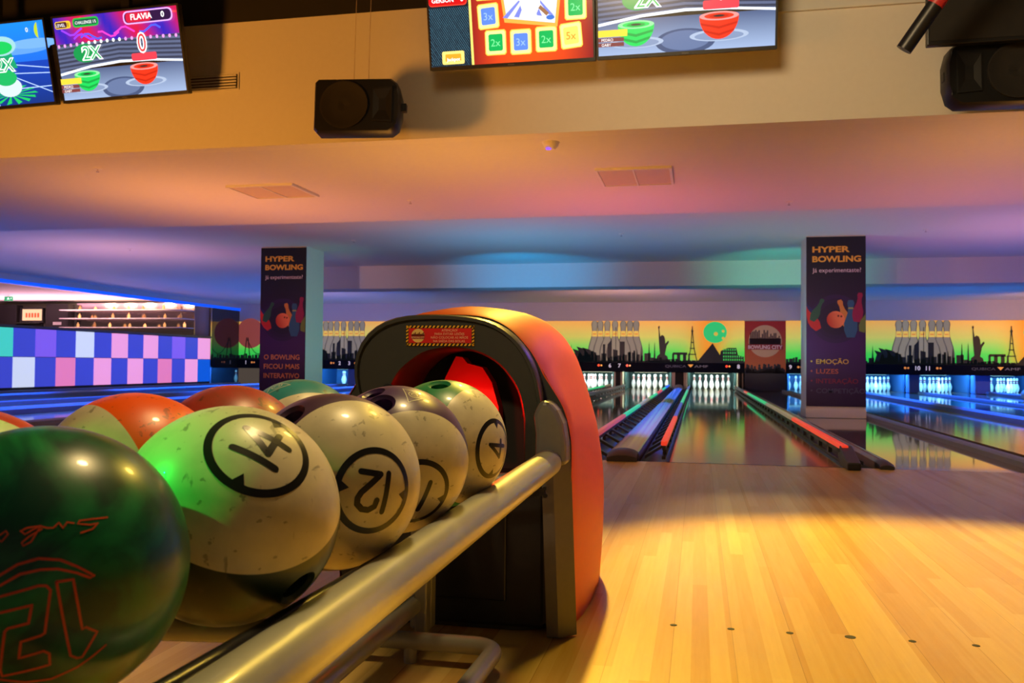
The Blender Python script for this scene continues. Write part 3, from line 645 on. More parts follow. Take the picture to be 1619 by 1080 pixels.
def pic_game(W, H, name='FLAVIA', full=True):
    p = Pic(.0003)
    p.rect(0, 0, W, H*.36, lambda x, z: mixc(srgb(150, 170, 205), srgb(75, 90, 125), z/(H*.36)), 6, 4)
    for i in range(13):
        z = H*(.36+i*.026); c = srgb(52, 58, 78) if i % 2 else srgb(88, 98, 128)
        p.poly([(0, z-.0), (W*.5, z+.03), (W, z+.0), (W, z+.016), (W*.5, z+.046), (0, z+.016)], c, up=(i == 0))
    p.poly([(0, H*.30), (W*.25, H*.37), (W*.5, H*.40), (W*.75, H*.39), (W, H*.35), (W, H*.375), (W*.75, H*.415), (W*.5, H*.43), (W*.25, H*.40), (0, H*.33)], srgb(240, 248, 255))
    p.rect(0, H*.68, W, H, lambda x, z: mixc(srgb(40, 30, 170), srgb(200, 20, 60), .5+.5*sin(x*17+z*9)), 24, 8)
    rs = random.Random(4)
    for k in range(9):
        x = rs.uniform(0, W*.9); z = H*rs.uniform(.72, .95); cc = [srgb(70, 90, 255), srgb(230, 60, 190), srgb(150, 60, 255), srgb(240, 60, 60)][k % 4]
        p.line([(x+.03*j, z+.02*sin(j*1.1+k)) for j in range(6) if x+.03*j < W], .012, cc)
    for k in range(20): p.ell(W*(.02+k*.05), H*(.655+.02*sin(k*.16)), .010, .012, (1, 1, 1) if 3 < k < 11 else srgb(230, 150, 220), n=8, up=(k == 0))
    p.ell(W*.5, H*.10, W*.17, H*.13, srgb(65, 80, 115)); p.ell(W*.5, H*.11, W*.14, H*.10, srgb(95, 112, 150))
    p.ell(W*.23, H*.55, .09, .06, srgb(10, 140, 70)); p.rrect(W*.60, H*.40, W*.80, H*.49, .01, srgb(225, 60, 75))
    bowl(p, W*.22, H*.30, W*.105, srgb(20, 200, 85)); bowl(p, W*.69, H*.33, W*.11, srgb(245, 50, 25))
    glow_text(p, '2X', W*.29, H*.47, .085, srgb(10, 165, 85)); glow_text(p, '0', W*.70, H*.50, .12, srgb(225, 60, 60), .8)
    p.rect(0, H*.19, W*.17, H*.26, srgb(240, 205, 60)); p.rect(0, H*.14, W*.15, H*.18, srgb(120, 60, 60)); p.rect(0, H*.09, W*.15, H*.13, srgb(120, 60, 60)); p.text('PEDRO', .02, H*.145, .016, (1, 1, 1)); p.text('GABY', .02, H*.095, .016, (1, 1, 1))
    if full:
        p.rrect(W*.02, H*.86, W*.15, H*.95, .015, srgb(235, 190, 40)); p.rrect(W*.025, H*.87, W*.12, H*.94, .012, srgb(70, 30, 40)); p.text('LEVEL', W*.03, H*.885, .02, (1, 1, 1), wmax=W*.08); p.text('1', W*.13, H*.88, .026, srgb(60, 40, 0), 'C', .02)
        p.rrect(W*.17, H*.86, W*.38, H*.97, .02, srgb(20, 170, 60)); p.rrect(W*.18, H*.88, W*.37, H*.95, .015, srgb(10, 80, 60)); p.text('CHALLENGE 1/5', W*.19, H*.895, .02, (1, 1, 1), wmax=W*.17)
        p.rrect(W*.58, H*.83, W*.97, H*.985, .03, srgb(225, 170, 250)); p.rrect(W*.59, H*.845, W*.96, H*.97, .026, srgb(40, 15, 60)); p.rrect(W*.60, H*.85, W*.80, H*.965, .02, srgb(200, 25, 60)); p.text(name, W*.64, H*.88, .036, (1, 1, 1), 'L', .02); p.text('0', W*.88, H*.88, .036, (1, 1, 1), 'L', .02)
    return p
def pic_blue(W, H):
    p = Pic(.0003)
    p.rect(0, 0, W, H*.52, lambda x, z: mixc(srgb(5, 45, 120), srgb(10, 60, 170), z/(H*.5)), 4, 4); p.rect(0, H*.52, W, H, lambda x, z: mixc(srgb(20, 100, 215), srgb(15, 130, 220), (z-H*.5)/(H*.5)), 4, 4)
    p.ell(W*.75, H*.68, W*.28, H*.07, srgb(90, 150, 230)); p.ell(W*.9, H*.73, W*.2, H*.06, srgb(110, 165, 235))
    for a, b in (((W*.45, H*.5), (W*.55, 0)), ((W*.55, H*.46), (W, H*.12)), ((0, H*.18), (W, H*.20)), ((W*.3, H*.42), (W, H*.36)), ((0, H*.36), (W*.6, H*.34)), ((W*.62, H*.52), (W, H*.42))): p.line([a, b], .006, srgb(170, 200, 250))
    for k in range(14):
        a = 2*pi*k/14; p.poly([(W*.66, H*.13), (W*.66+W*.22*cos(a), H*.13+H*.13*sin(a)), (W*.66+W*.20*cos(a+.2), H*.13+H*.11*sin(a+.2))], srgb(20, 190, 90))
    p.ell(W*.66, H*.22, W*.10, H*.12, srgb(200, 215, 225)); p.ell(W*.64, H*.34, W*.09, H*.10, srgb(20, 170, 90)); p.poly([(W*.55, H*.45), (W*.75, H*.45), (W*.71, H*.66), (W*.58, H*.66)], srgb(15, 150, 100)); p.ell(W*.64, H*.73, W*.12, H*.12, srgb(150, 200, 205)); p.ell(W*.63, H*.71, W*.10, H*.08, srgb(15, 190, 85))
    glow_text(p, '2X', W*.65, H*.42, .085, srgb(10, 160, 90))
    p.ell(W*.42, H*.87, .035, .05, srgb(180, 215, 30)); p.text('PEDRO', W*.48, H*.86, .034, srgb(225, 240, 250), 'L', .01); p.text('0', W*.86, H*.87, .03, (1, 1, 1)); p.ell(W*.97, H*.88, .04, .055, srgb(180, 200, 40), 110, 250)
    return p
def pic_cards(W, H):
    p = Pic(.0003)
    p.rect(0, 0, W, H, lambda x, z: mixc(srgb(250, 80, 20), srgb(110, 5, 30), (abs(x/W-.62)/.4)**1.5), 20, 4)
    p.rect(0, 0, W*.255, H, srgb(18, 30, 42))
    for k in range(-26, 22):
        x = k*.013; p.line([(max(0, x), H*.62-max(0, -x)*1.6 if x < 0 else H*.62), (min(W*.255, x+H*.62/1.6) if x+H*.62/1.6 < W*.255 else W*.255, max(0, H*.62-(W*.255-x)*1.6) if x+H*.62/1.6 > W*.255 else 0)], .0028, srgb(70, 120, 140), up=(k == -26)) if -H*.62/1.6 < x < W*.255 else None
    p.poly([(W*.255, 0), (W*.27, 0), (W*.262, H), (W*.247, H)], srgb(250, 220, 110))
    for z, s in ((.64, 'GERSON'), (.79, 'FERNANDO')):
        p.rrect(0, H*z, W*.24, H*(z+.13), .02, srgb(235, 60, 40)); p.rrect(0, H*z+.006, W*.235, H*(z+.12), .02, srgb(205, 15, 20)); p.text(s, W*.02, H*(z+.04), .026, (1, 1, 1), 'L', .02, wmax=W*.14); p.text('0', W*.2, H*(z+.04), .028, (1, 1, 1), 'L', .02)
    p.rect(0, H*.93, W*.24, H*.95, srgb(230, 220, 90))
    p.rrect(W*.07, H*.02, W*.21, H*.16, .01, srgb(252, 225, 120)); p.rrect(W*.09, H*.05, W*.19, H*.13, .006, srgb(245, 160, 40)); p.text('Jackpot', W*.14, H*.055, .02, (1, 1, 1), 'C', .02, wmax=W*.09)
    def card(cx, cz, c, s, tc, a=0):
        for r, cc in ((.066, srgb(252, 205, 80)), (.060, srgb(255, 240, 150)), (.044, c)):
            P = [(cx+(u*cos(a)-v*sin(a))*r, cz+(u*sin(a)+v*cos(a))*r*1.12) for u, v in ((-1, -.85), (-.85, -1), (.85, -1), (1, -.85), (1, .85), (.85, 1), (-.85, 1), (-1, .85))]; p.poly(P, cc)
        p.text(s, cx, cz-.022, .044, tc, 'C', 0)
    G, B_ = srgb(10, 170, 80), srgb(90, 130, 225)
    card(W*.36, H*.80, G, '2x', srgb(120, 230, 150)); card(W*.37, H*.50, B_, '3x', srgb(150, 185, 245), .05); card(W*.41, H*.22, G, '2x', srgb(120, 230, 150)); card(W*.565, H*.21, B_, '3x', srgb(150, 185, 245)); card(W*.72, H*.22, G, '2x', srgb(120, 230, 150)); card(W*.87, H*.24, srgb(250, 215, 100), '5x', srgb(215, 140, 30), .08)
    card(W*.90, H*.53, G, '2x', srgb(120, 230, 150)); card(W*.905, H*.86, srgb(230, 50, 25), 'P', (1, 1, 1))
    p.poly([(W*.47, H*.42), (W*.79, H*.34), (W*.84, H*1.0), (W*.43, H*1.0)], srgb(250, 170, 70)); p.poly([(W*.485, H*.46), (W*.775, H*.38), (W*.82, H*1.0), (W*.445, H*1.0)], srgb(225, 228, 250))
    for k in range(5): p.poly([(W*.63, H*.75), (W*(.46+.07*k), H*.47), (W*(.49+.07*k), H*.46)], srgb(120, 130, 215))
    p.ell(W*.63, H*.83, W*.085, H*.17, srgb(130, 95, 60)); p.ell(W*.57, H*.70, W*.025, H*.07, (.9, .92, 1)); p.ell(W*.69, H*.70, W*.025, H*.07, (.9, .92, 1)); p.ell(W*.63, H*.66, W*.062, H*.21, (1.05, 1.05, 1.05), n=30)
    p.poly([(W*.57, H*.78), (W*.60, H*.86), (W*.63, H*.82), (W*.66, H*.87), (W*.69, H*.78), (W*.69, H*.93), (W*.57, H*.93)], srgb(130, 95, 60)); p.line([(W*.69, H*.55), (W*.73, H*.48)], .022, srgb(150, 105, 70)); p.ell(W*.75, H*.44, W*.025, H*.025, srgb(60, 110, 200))
    return p
tv(-5.63, -4.645, 2.355, pic_blue, 'leftmost hanging screen, blue picture cut by the photo edge', 13, -1.3, .565)
tv(-4.59, -3.645, 2.378, pic_game, 'hanging screen with green and red bowls, second from the left', 13, -1.3, .565)
tv(-1.985, -.955, 2.447, pic_cards, 'hanging screen with red picture and framed multiplier cards, above the middle')
tv(-.948, .088, 2.45, lambda W, H: pic_game(W, H, 'GABY', True), 'hanging screen with green and red bowls, right one of the middle pair')
t = thing('tv_screen', 'black switched-off screen cut by the top right corner', 'screen', (.80, -1.0, 2.287), 'hanging score screens')
MB().box(0, 1.0, 0, .045, 0, .585).build('housing', M['black'], t, bevel=.005); MB().box(.012, .988, -.003, 0, .02, .57).build('display', M['blackmatt'], t); MB().box(.45, .55, .045, .09, .2, 1.05).build('mounting_pole', M['black'], t)

# ------------------------------------------------------------------ speakers
def speaker(loc, rot, lab, flip, wires):
    t = thing('loudspeaker', lab, 'loudspeaker', loc, 'hanging loudspeakers'); t.rotation_euler = rot; k = -1 if flip else 1
    W, H, D = .26, .165, .26     # half sizes; long axis = x
    out = [(-W, -H+.02), (-W+.02, -H), (W-.06, -H), (W-.02, -H+.03), (W, -.06), (W, .06), (W-.02, H-.03), (W-.06, H), (-W+.02, H), (-W, H-.02)]
    out = [(x*k, z) for x, z in out][::k]
    rings = []
    for y, sx, sz in ((0, .96, .95), (.02, 1, 1), (.12, 1, 1), (D, .8, .66)): rings.append([Vector((x*sx, y, z*sz)) for x, z in out])
    MB().loft(rings, True, True).build('cabinet', M['spk'], t, True)
    MB().loft([[Vector((k*-.075+r*cos(2*pi*j/32), y, r*sin(2*pi*j/32))) for j in range(32)] for r, y in ((.145, -.001), (.145, -.012), (.135, -.012), (.12, .0-.003), (.05, .02-.03), (.03, -.008), (.001, -.004))]).build('woofer', M['blackmatt'], t, True)
    b = MB(); b.loft([[Vector((k*(.155+x*s), y, z*s)) for x, z in ((-.06, -.10), (.06, -.11), (.06, .11), (-.06, .10))] for s, y in ((1, -.002), (1, -.01), (.9, -.01), (.35, -.003))], True, True).build('horn', M['black'], t)
    MB().box(k*W-.005, k*W+.03, .05, .09, -.025, .025).build('knob', M['spk'], t, bevel=.004)
    for z in (-.105, .105): MB().box(k*(W-.03)-.01, k*(W-.03)+.012, .0, .03, z-.012, z+.012).build('corner_bolt', M['spk'], t, bevel=.003)
    if wires:
        for x in (-.045, .045): MB().tube([(x, .1, H*.95), (x, .1, 1.2)], .0018, 6).build('hanging_wire', M['vent'], t)
    else: MB().box(-.02, .02, .1, .14, H*.9, .30).build('ceiling_bracket', M['spk'], t); 
    return t
speaker((-2.345, -.93, 2.165), (radians(-4), 0, radians(8)), 'black loudspeaker hanging on two wires left of the middle screens', False, True)
speaker((1.17, -.93, 2.155), (radians(-2), 0, radians(3)), 'black loudspeaker hanging under the dark screen at top right', True, False)
# pipe
t = thing('hanging_pipe', 'slanted black pipe with a red band at top right', 'pipe', (0, 0, 0)); a = Vector((.622, -1.3, 2.17)); bq = Vector((.93, -1.42, 2.62)); d = bq-a
MB().tube([a, a+d*.42], .038, 24).build('pipe_end', M['black'], t, True); MB().tube([a+d*.42, a+d*.52], .0385, 24).build('red_band', mat('red_tape', (.5, .03, .03), .4), t, True); MB().tube([a+d*.52, a+d*2.3], .038, 24).build('pipe_body', M['black'], t, True)

# ------------------------------------------------------------------ ball return hood
CX, CZ = -.93, .50
def star(poly, n=64):
    out = []
    for k in range(n):
        a = 2*pi*k/n; dx, dz = cos(a), sin(a); best = .1
        for (x0, z0), (x1, z1) in zip(poly, poly[1:]+poly[:1]):
            ex, ez = x1-x0, z1-z0; den = dx*ez-dz*ex
            if abs(den) < 1e-9: continue
            tt = ((x0-CX)*ez-(z0-CZ)*ex)/den; uu = ((x0-CX)*dz-(z0-CZ)*dx)/den
            if tt > 0 and -1e-6 <= uu <= 1+1e-6: best = tt
        out.append((dx*best, dz*best))
    # smooth a little
    for _ in range(2): out = [((out[i-1][0]+2*out[i][0]+out[(i+1) % n][0])/4, (out[i-1][1]+2*out[i][1]+out[(i+1) % n][1])/4) for i in range(n)]
    return out
def ring(s, y, k=1, dz=0): return [Vector((CX+x*k, y, CZ+z*k+dz)) for x, z in s]
t = thing('ball_return_hood', 'orange ball return hood with black face, at the far end of the rack of balls', 'ball return', (CX, -3.5, 0))
t.location = (0, 0, 0)
face = [(-.699, .40), (-.696, .47), (-.699, .545), (-.712, .61), (-.741, .668), (-.785, .712), (-.841, .738), (-.93, .746), (-1.03, .745), (-1.075, .737), (-1.115, .718), (-1.148, .684), (-1.165, .64), (-1.167, .605), (-1.155, .56), (-1.14, .50), (-1.13, .40), (-1.12, .34), (-.71, .34)]
hole = [(-.745, .34), (-.745, .50), (-.76, .57), (-.80, .625), (-.85, .655), (-.92, .667), (-.99, .655), (-1.05, .61), (-1.085, .54), (-1.09, .34)]
fs, hs = star(face), star(hole)
MB().loft([ring(fs, -3.76, .97), ring(fs, -3.80, 1), ring(fs, -3.838, 1), ring(fs, -3.848, .985), ring(fs, -3.848, .955), ring(fs, -3.838, .945), ring(hs, -3.836, 1.03), ring(hs, -3.828, 1), ring(hs, -3.60, .98)]).build('face_plate', M['olive'], t, True, sharp=.9)
MB().loft([ring(hs, -3.61, .99), ring(hs, -3.42, .9)], True, True).build('inner_cavity', M['blackmatt'], t)
p = Pic(.0004)   # warning sticker
Wd, Hh = .168, .048
p.rect(0, 0, Wd, Hh, srgb(12, 12, 8))
k = 0
for i in range(18):
    x = i*.0098-.004
    for z0, z1 in ((0, .0055), (Hh-.0055, Hh)):
        P = [(min(Wd, max(0, q)), z) for q, z in ((x, z0), (x+.005, z0), (x+.0085, z1), (x+.0035, z1))]; p.poly(P, srgb(240, 180, 20), up=(k == 0)); k += 1
for i in range(6):
    z = i*.008
    for x0, x1 in ((0, .0055), (Wd-.0055, Wd)): p.poly([(x0, z), (x1, z+.003), (x1, min(Hh, z+.0075)), (x0, min(Hh, z+.0045))], srgb(240, 180, 20), up=False)
p.rect(.0065, .0065, Wd-.0065, Hh-.0065, srgb(215, 25, 15)); p.ell(.030, Hh/2, .0165, .0165, srgb(235, 200, 110))
p.rect(.0135, Hh/2-.008, .0465, Hh/2+.003, srgb(150, 50, 30))
for i in range(9): p.rect(.0155+i*.0034, Hh/2, .018+i*.0034, Hh/2+.004+.004*((i*7) % 3)/2, srgb(120, 45, 30), up=False)
p.text('BOWLING CITY', .014, Hh/2-.0065, .0045, srgb(240, 200, 150), 'J', .01, .032)
for s, z, w_ in (('ATENÇÃO!', .034, .042), ('PARA EVITAR LESÕES', .0255, .082), ('NÃO COLOCAR AS MÃOS', .017, .096), ('NA SAÍDA DAS BOLAS.', .0085, .084)):
    p.text(s, .108, z, .0056, srgb(245, 180, 140), 'C', .01, w_)
p.build('warning_sticker', M['sticker'], t, (-1.032, -3.8395, .671))
# red accelerator wheel inside
b = MB(); b.prism([(-1.005, .545), (-.985, .595), (-.958, .648), (-.940, .645), (-.928, .630), (-.888, .620), (-.863, .582), (-.845, .52), (-.84, .42), (-.90, .42), (-.905, .49), (-.945, .56)], -3.66, -3.60)
b.build('feed_wheel', mat('red_wheel', (.85, .01, .005), .5), t)
l = bpy.data.lights.new('hood_red_light', 'POINT'); l.color = (1, .0, .0); l.energy = .55; l.shadow_soft_size = .01; lo = bpy.data.objects.new('hood_red_light', l); lo.location = (-.90, -3.745, .50); COL.objects.link(lo)
MB().tube([(-.765, -3.72, .50), (-.75, -3.74, .53), (-.755, -3.75, .57), (-.775, -3.75, .58)], .008, 10).build('spring_bracket', M['rubber'], t, True)
MB().tube([(-1.075, -3.845, .566), (-1.075, -3.835, .566)], .014, 16).build('bolt', M['rubber'], t, True)
# orange shell
fr = [(-.658, 0), (-.645, .15), (-.637, .3), (-.634, .42), (-.640, .48), (-.655, .53), (-.680, .572), (-.703, .607), (-.721, .642), (-.745, .676), (-.788, .718), (-.845, .744), (-.93, .751)]
md = [(-.626, 0), (-.616, .17), (-.617, .32), (-.635, .456), (-.648, .51), (-.661, .556), (-.678, .61), (-.695, .657), (-.715, .693), (-.739, .725), (-.772, .752), (-.820, .770), (-.93, .784)]
def mir(q): return q+[(2*CX-x, z) for x, z in q[::-1][1:]]
sec = mir(fr)
def shell(y, t_, sx=1, sz=1):
    return [Vector((CX+(a+(c-a)*t_-CX)*sx, y, (b_+(d_-b_)*t_)*sz)) for (a, b_), (c, d_) in zip(mir(fr), mir(md))]
rings = [shell(-3.802, 0, .99, .995), shell(-3.795, 0), shell(-3.73, .45), shell(-3.62, .85), shell(-3.51, 1), shell(-3.38, 1, .998, .997), shell(-3.27, 1, .99, .985), shell(-3.20, 1, .972, .965), shell(-3.165, 1, .94, .93)]
def dense(R, m=4):
    out = []
    n = len(R)
    for i in range(n-1):
        p0, p1, p2, p3 = R[max(0, i-1)], R[i], R[i+1], R[min(n-1, i+2)]
        for j in range(m):
            s = j/m; out.append(.5*((2*p1)+(-p0+p2)*s+(2*p0-5*p1+4*p2-p3)*s*s+(-p0+3*p1-3*p2+p3)*s*s*s))
    out.append(R[-1]); return out
MB().loft([dense(r) for r in rings], False, False).build('shell', M['orange'], t, True, sharp=1.2)
b = MB(); R = dense(rings[-1]); b.add(R, [tuple(range(len(R)))]); b.build('shell_back', M['orange'], t)
fl = star(sec)
MB().loft([ring(fl, -3.797, .995), ring(fl, -3.797, .90), ring(hs, -3.797, 1.04)]).build('front_flange', M['olive'], t)
# black lower body with door
MB().box(-1.17, -.70, -3.80, -3.2, .008, .36).build('lower_body', M['black'], t, bevel=.01)
b = MB(); b.box(-1.08, -.79, -3.808, -3.80, .07, .34); b.build('access_door', M['black'], t, bevel=.006)
# pillar with chamfer, and hump above
b = MB(); P = [(-.703, -3.80), (-.705, -3.835), (-.677, -3.838), (-.640, -3.80)]
b.loft([[Vector((x+.018*(1-z/.45), y, z)) for x, y in P] for z in (.003, .2, .45)], True, True); b.build('pillar', M['padgrey'], t)
hump = [(-.712, .40), (-.711, .47), (-.717, .515), (-.700, .548), (-.680, .545), (-.662, .525), (-.648, .495), (-.641, .45), (-.640, .40)]
MB().prism(hump[::-1], -3.872, -3.79).build('hump', M['padgrey'], t, bevel=.014)
b = MB(); b.tube([(-.700, -3.8375, .335), (-.700, -3.845, .335)], .008, 12); b.tube([(-.694, -3.8375, .343), (-.694, -3.843, .343)], .005, 10); b.tube([(-.692, -3.8375, .327), (-.692, -3.843, .327)], .005, 10); b.build('lock', M['rubber'], t, True)

# ------------------------------------------------------------------ ball rack
d1 = Vector((.055, 1, .024)); d2 = Vector((.01, 1, .022)); c1 = Vector((-.790, -4.7, .4855)); c2 = Vector((-1.022, -4.7, .486))
t = thing('ball_rack', 'grey tubular ball rack with black rubber strips leading to the orange hood', 'ball rack', (0, 0, 0))
def along(c, d, y, dx=0, dz=0): return c+d*(y-c.y)+Vector((dx, 0, dz))
def tubeY(c, d, dx, dz, r, y0, y1, name, m, n=24, rounded=False):
    pts = [along(c, d, y0+(y1-y0)*k/12, dx, dz) for k in range(13)]; rr = [r]*13
    if rounded:
        pts += [along(c, d, y1+.012, dx, dz), along(c, d, y1+.02, dx, dz)]; rr += [r*.85, r*.4]
    MB().tube(pts, rr, n).build(name, M[m], t, True)
d3 = Vector((.022, 1, .032)); c3 = Vector((-.678, -3.885, .408)); c4 = Vector((-1.122, -3.885, .408)); d4_ = Vector((.0, 1, .032))
tubeY(c3, d3, 0, 0, .030, -6.3, -3.885, 'outer_rail', 'steel', 32, True)
tubeY(c4, d4_, 0, 0, .030, -6.3, -3.885, 'outer_rail', 'steel', 32, True)
for c, d, dx in ((c1, d1, .084), (c1, d1, -.084), (c2, d2, .084), (c2, d2, -.084)): tubeY(c, d, dx, -.088, .009, -6.3, -3.87, 'rubber_strip', 'rubber', 12)
for c, d, dx, rc, rd, sg in ((c1, d1, .084, c3, d3, 1), (c2, d2, -.084, c4, d4_, -1)):
    rg = []
    for y in (-6.3, -5.7, -5.1, -4.5, -3.88):
        p_ = along(c, d, y, dx, -.094); q_ = along(rc, rd, y, -sg*.012, .016); rg.append([p_, q_, q_-Vector((0, 0, .012)), p_-Vector((0, 0, .012))])
    MB().loft(rg, True, True).build('side_lip', M['rubber'], t)
b = MB(); b.loft([[along((c1+c2)/2, (d1+d2)/2, y, a*.9, -.104+e) for a, e in ((-.022, -.02), (.022, -.02), (.022, .012), (-.022, .012))] for y in (-6.3, -3.88)], True, True); b.build('centre_rail', M['steel'], t)
for y in (-3.95, -5.0, -6.0):
    b = MB(); b.tube([along(c3, d3, y, 0, -.02), along(c1, d1, y, -.10, -.135), along(c4, d4_, y, 0, -.02)], .013, 12); b.build('cross_bar', M['steel'], t, True)
MB().box(-.975, -.925, -3.965, -3.925, .04, .36).build('post', M['steel'], t, bevel=.006)
MB().box(-.952, -.925, -4.0, -3.965, .04, .36).build('post_gusset', M['steel'], t, bevel=.004)
MB().box(-.995, -.945, -5.945, -5.905, .04, .35).build('post', M['steel'], t, bevel=.006)
MB().tube([(-.955, -3.95, .10), (-.965, -5.93, .09)], .0185, 20).build('lower_beam', M['steel'], t, True)
def loop(y0, y1):
    pts = []
    x0, x1, r = -1.16, -.752, .05
    for cx, cy, a0 in ((x1-r, y1-r, 0), (x0+r, y1-r, 90)):
        A = [a0+15*k for k in range(7)]
        pts += [(cx+r*cos(radians(a)), cy+r*sin(radians(a)), .045) for a in A]
    pts = [(x1-.012, y0, .045)]+pts+[(x0, y0, .045)]
    return pts
MB().tube(loop(-4.7, -4.06), .0185, 20).build('foot_loop', M['steel'], t, True)
for x in (-.764, -1.16): MB().tube([(x, -4.7, .045), (x, -4.72, .02), (x, -4.72, .0)], .0185, 16).build('foot', M['steel'], t, True)
MB().tube([(-.94, -4.06, .0), (-.94, -4.06, .045)], .014, 12).build('foot', M['steel'], t, True)

# ------------------------------------------------------------------ balls
RB = .108
def azi(n, up, a, b, off=.0003):
    n = Vector(n).normalized(); up = Vector(up); up = (up-n*up.dot(n)).normalized(); e1 = up.cross(n)
    rho = sqrt(a*a+b*b)
    if rho < 1e-7: return n*(RB+off)
    q = rho/RB
    return (n*cos(q)+(e1*a+up*b)/rho*sin(q))*(RB+off)
def resample(pts, step=.002):
    out = [pts[0]]
    for (a, b), (c, d) in zip(pts, pts[1:]):
        L = sqrt((c-a)**2+(d-b)**2); m = max(1, int(L/step))
        out += [(a+(c-a)*k/m, b+(d-b)*k/m) for k in range(1, m+1)]
    return out
def stroke(mb, n, up, pts, w, off=.0003):
    P = resample(pts)
    L, R = [], []
    for i, (x, y) in enumerate(P):
        x0, y0 = P[max(0, i-1)]; x1, y1 = P[min(len(P)-1, i+1)]; q = sqrt((x1-x0)**2+(y1-y0)**2) or 1; nx, ny = -(y1-y0)/q*w/2, (x1-x0)/q*w/2
        L.append(azi(n, up, x+nx, y+ny, off)); R.append(azi(n, up, x-nx, y-ny, off))
    N_ = len(P); mb.add(L+R, [(i, i+1, N_+i+1, N_+i) for i in range(N_-1)])
    for x, y in (pts if len(pts) < 40 else (pts[0], pts[-1])):
        C_ = [azi(n, up, x+w/2*cos(2*pi*k/12), y+w/2*sin(2*pi*k/12), off) for k in range(12)]; mb.add([azi(n, up, x, y, off)]+C_, [(0, 1+k, 1+(k+1) % 12) for k in range(12)])
def ringdecal(mb, n, up, r=.0475, w=.0078):
    stroke(mb, n, up, [(r*cos(2*pi*k/60), r*sin(2*pi*k/60)) for k in range(61)], w)
    for s in (1, -1):
        m = 6; 
        mb.add([azi(n, up, s*(r-.003), .007), azi(n, up, s*(r-.003), -.007), azi(n, up, s*(r-.014), 0)], [(0, 1, 2)])
DIG = {'1': [[(0, .022), (0, -.022)]], '4': [[(.006, -.022), (.006, .012), (.004, .022), (-.013, -.008), (.014, -.008)]],
       '2': [[(-.012, .010), (-.011, .017), (-.004, .022), (.004, .022), (.011, .017), (.012, .010), (.009, .003), (-.012, -.020), (.013, -.020)]]}
DIG['4'] = [[(.006, -.023), (.006, .022), (-.013, -.009), (.015, -.009)]]
def digits(mb, n, up, s, w=.0072, dx=.0):
    xs = {1: [0], 2: [-.0135, .0095]}[len(s)]
    if s == '11': xs = [-.011, .011]
    for ch, x in zip(s, xs):
        for st in DIG[ch]: stroke(mb, n, up, [(a+x+dx, b) for a, b in st], w)
def ballmat(name, capn, thr, ccap, cmain, rough=.22, swirl=None, scuff=1.0, swirl_scale=9, streak=.5):
    m = mat(name, cmain, rough, coat=.15); N, L, b = nt(m); tc = N.new('ShaderNodeTexCoord')
    def mix(f, a, c):
        x = N.new('ShaderNodeMix'); x.data_type = 'RGBA'
        for i, v in ((0, f), (6, a), (7, c)):
            if isinstance(v, (tuple, float, int)): x.inputs[i].default_value = (*v, 1) if isinstance(v, tuple) else v
            else: L.new(v, x.inputs[i])
        return x.outputs[2]
    cur = cmain
    if swirl:
        n2 = N.new('ShaderNodeTexNoise'); n2.inputs['Scale'].default_value = swirl_scale; n2.inputs['Detail'].default_value = 6; n2.inputs['Distortion'].default_value = 1.6; L.new(tc.outputs['Object'], n2.inputs['Vector'])
        r = N.new('ShaderNodeMapRange'); r.inputs[1].default_value = .42; r.inputs[2].default_value = .66; L.new(n2.outputs[0], r.inputs[0]); cur = mix(r.outputs[0], cmain, swirl)
    if capn:
        vm = N.new('ShaderNodeVectorMath'); vm.operation = 'DOT_PRODUCT'; L.new(tc.outputs['Object'], vm.inputs[0]); vm.inputs[1].default_value = tuple(Vector(capn).normalized())
        r = N.new('ShaderNodeMapRange'); r.inputs[1].default_value = RB*thr-.0004; r.inputs[2].default_value = RB*thr+.0004; L.new(vm.outputs['Value'], r.inputs[0])
        # grime on the pale half
        g = N.new('ShaderNodeTexNoise'); g.inputs['Scale'].default_value = 28; g.inputs['Detail'].default_value = 8; L.new(tc.outputs['Object'], g.inputs['Vector']); gr = N.new('ShaderNodeMapRange'); gr.inputs[1].default_value = .45; gr.inputs[2].default_value = .85; gr.inputs[4].default_value = .55; L.new(g.outputs[0], gr.inputs[0])
        pale = mix(gr.outputs[0], ccap, tuple(a*.55 for a in ccap)); cur = mix(r.outputs[0], cur, pale)
    # scuff streaks
    for k, (sc, rot) in enumerate((((90, 90, 14), (.3, .2, .4)), ((120, 22, 120), (.5, .1, .9)))):
        mp = N.new('ShaderNodeMapping'); mp.inputs['Scale'].default_value = sc; mp.inputs['Rotation'].default_value = rot; L.new(tc.outputs['Object'], mp.inputs[0])
        s = N.new('ShaderNodeTexNoise'); s.inputs['Scale'].default_value = 1; s.inputs['Detail'].default_value = 3; L.new(mp.outputs[0], s.inputs['Vector'])
        sr = N.new('ShaderNodeMapRange'); sr.inputs[1].default_value = .655; sr.inputs[2].default_value = .70; sr.inputs[4].default_value = streak*scuff; L.new(s.outputs[0], sr.inputs[0]); cur = mix(sr.outputs[0], cur, (.04, .035, .03))
    L.new(cur, b.inputs['Base Color'])
    rn = N.new('ShaderNodeTexNoise'); rn.inputs['Scale'].default_value = 40; L.new(tc.outputs['Object'], rn.inputs['Vector']); rm = N.new('ShaderNodeMapRange'); rm.inputs[3].default_value = rough+.05; rm.inputs[4].default_value = rough+.2; L.new(rn.outputs[0], rm.inputs[0]); L.new(rm.outputs[0], b.inputs['Roughness'])
    return m
INK = mat('ball_ink', (.012, .012, .016), .3); INKRED = mat('ball_ink_orange', (.75, .09, .03), .35); INKPALE = mat('ball_ink_pale', (.6, .6, .5), .4); HOLE = mat('hole_inner', (.02, .03, .015), .5)
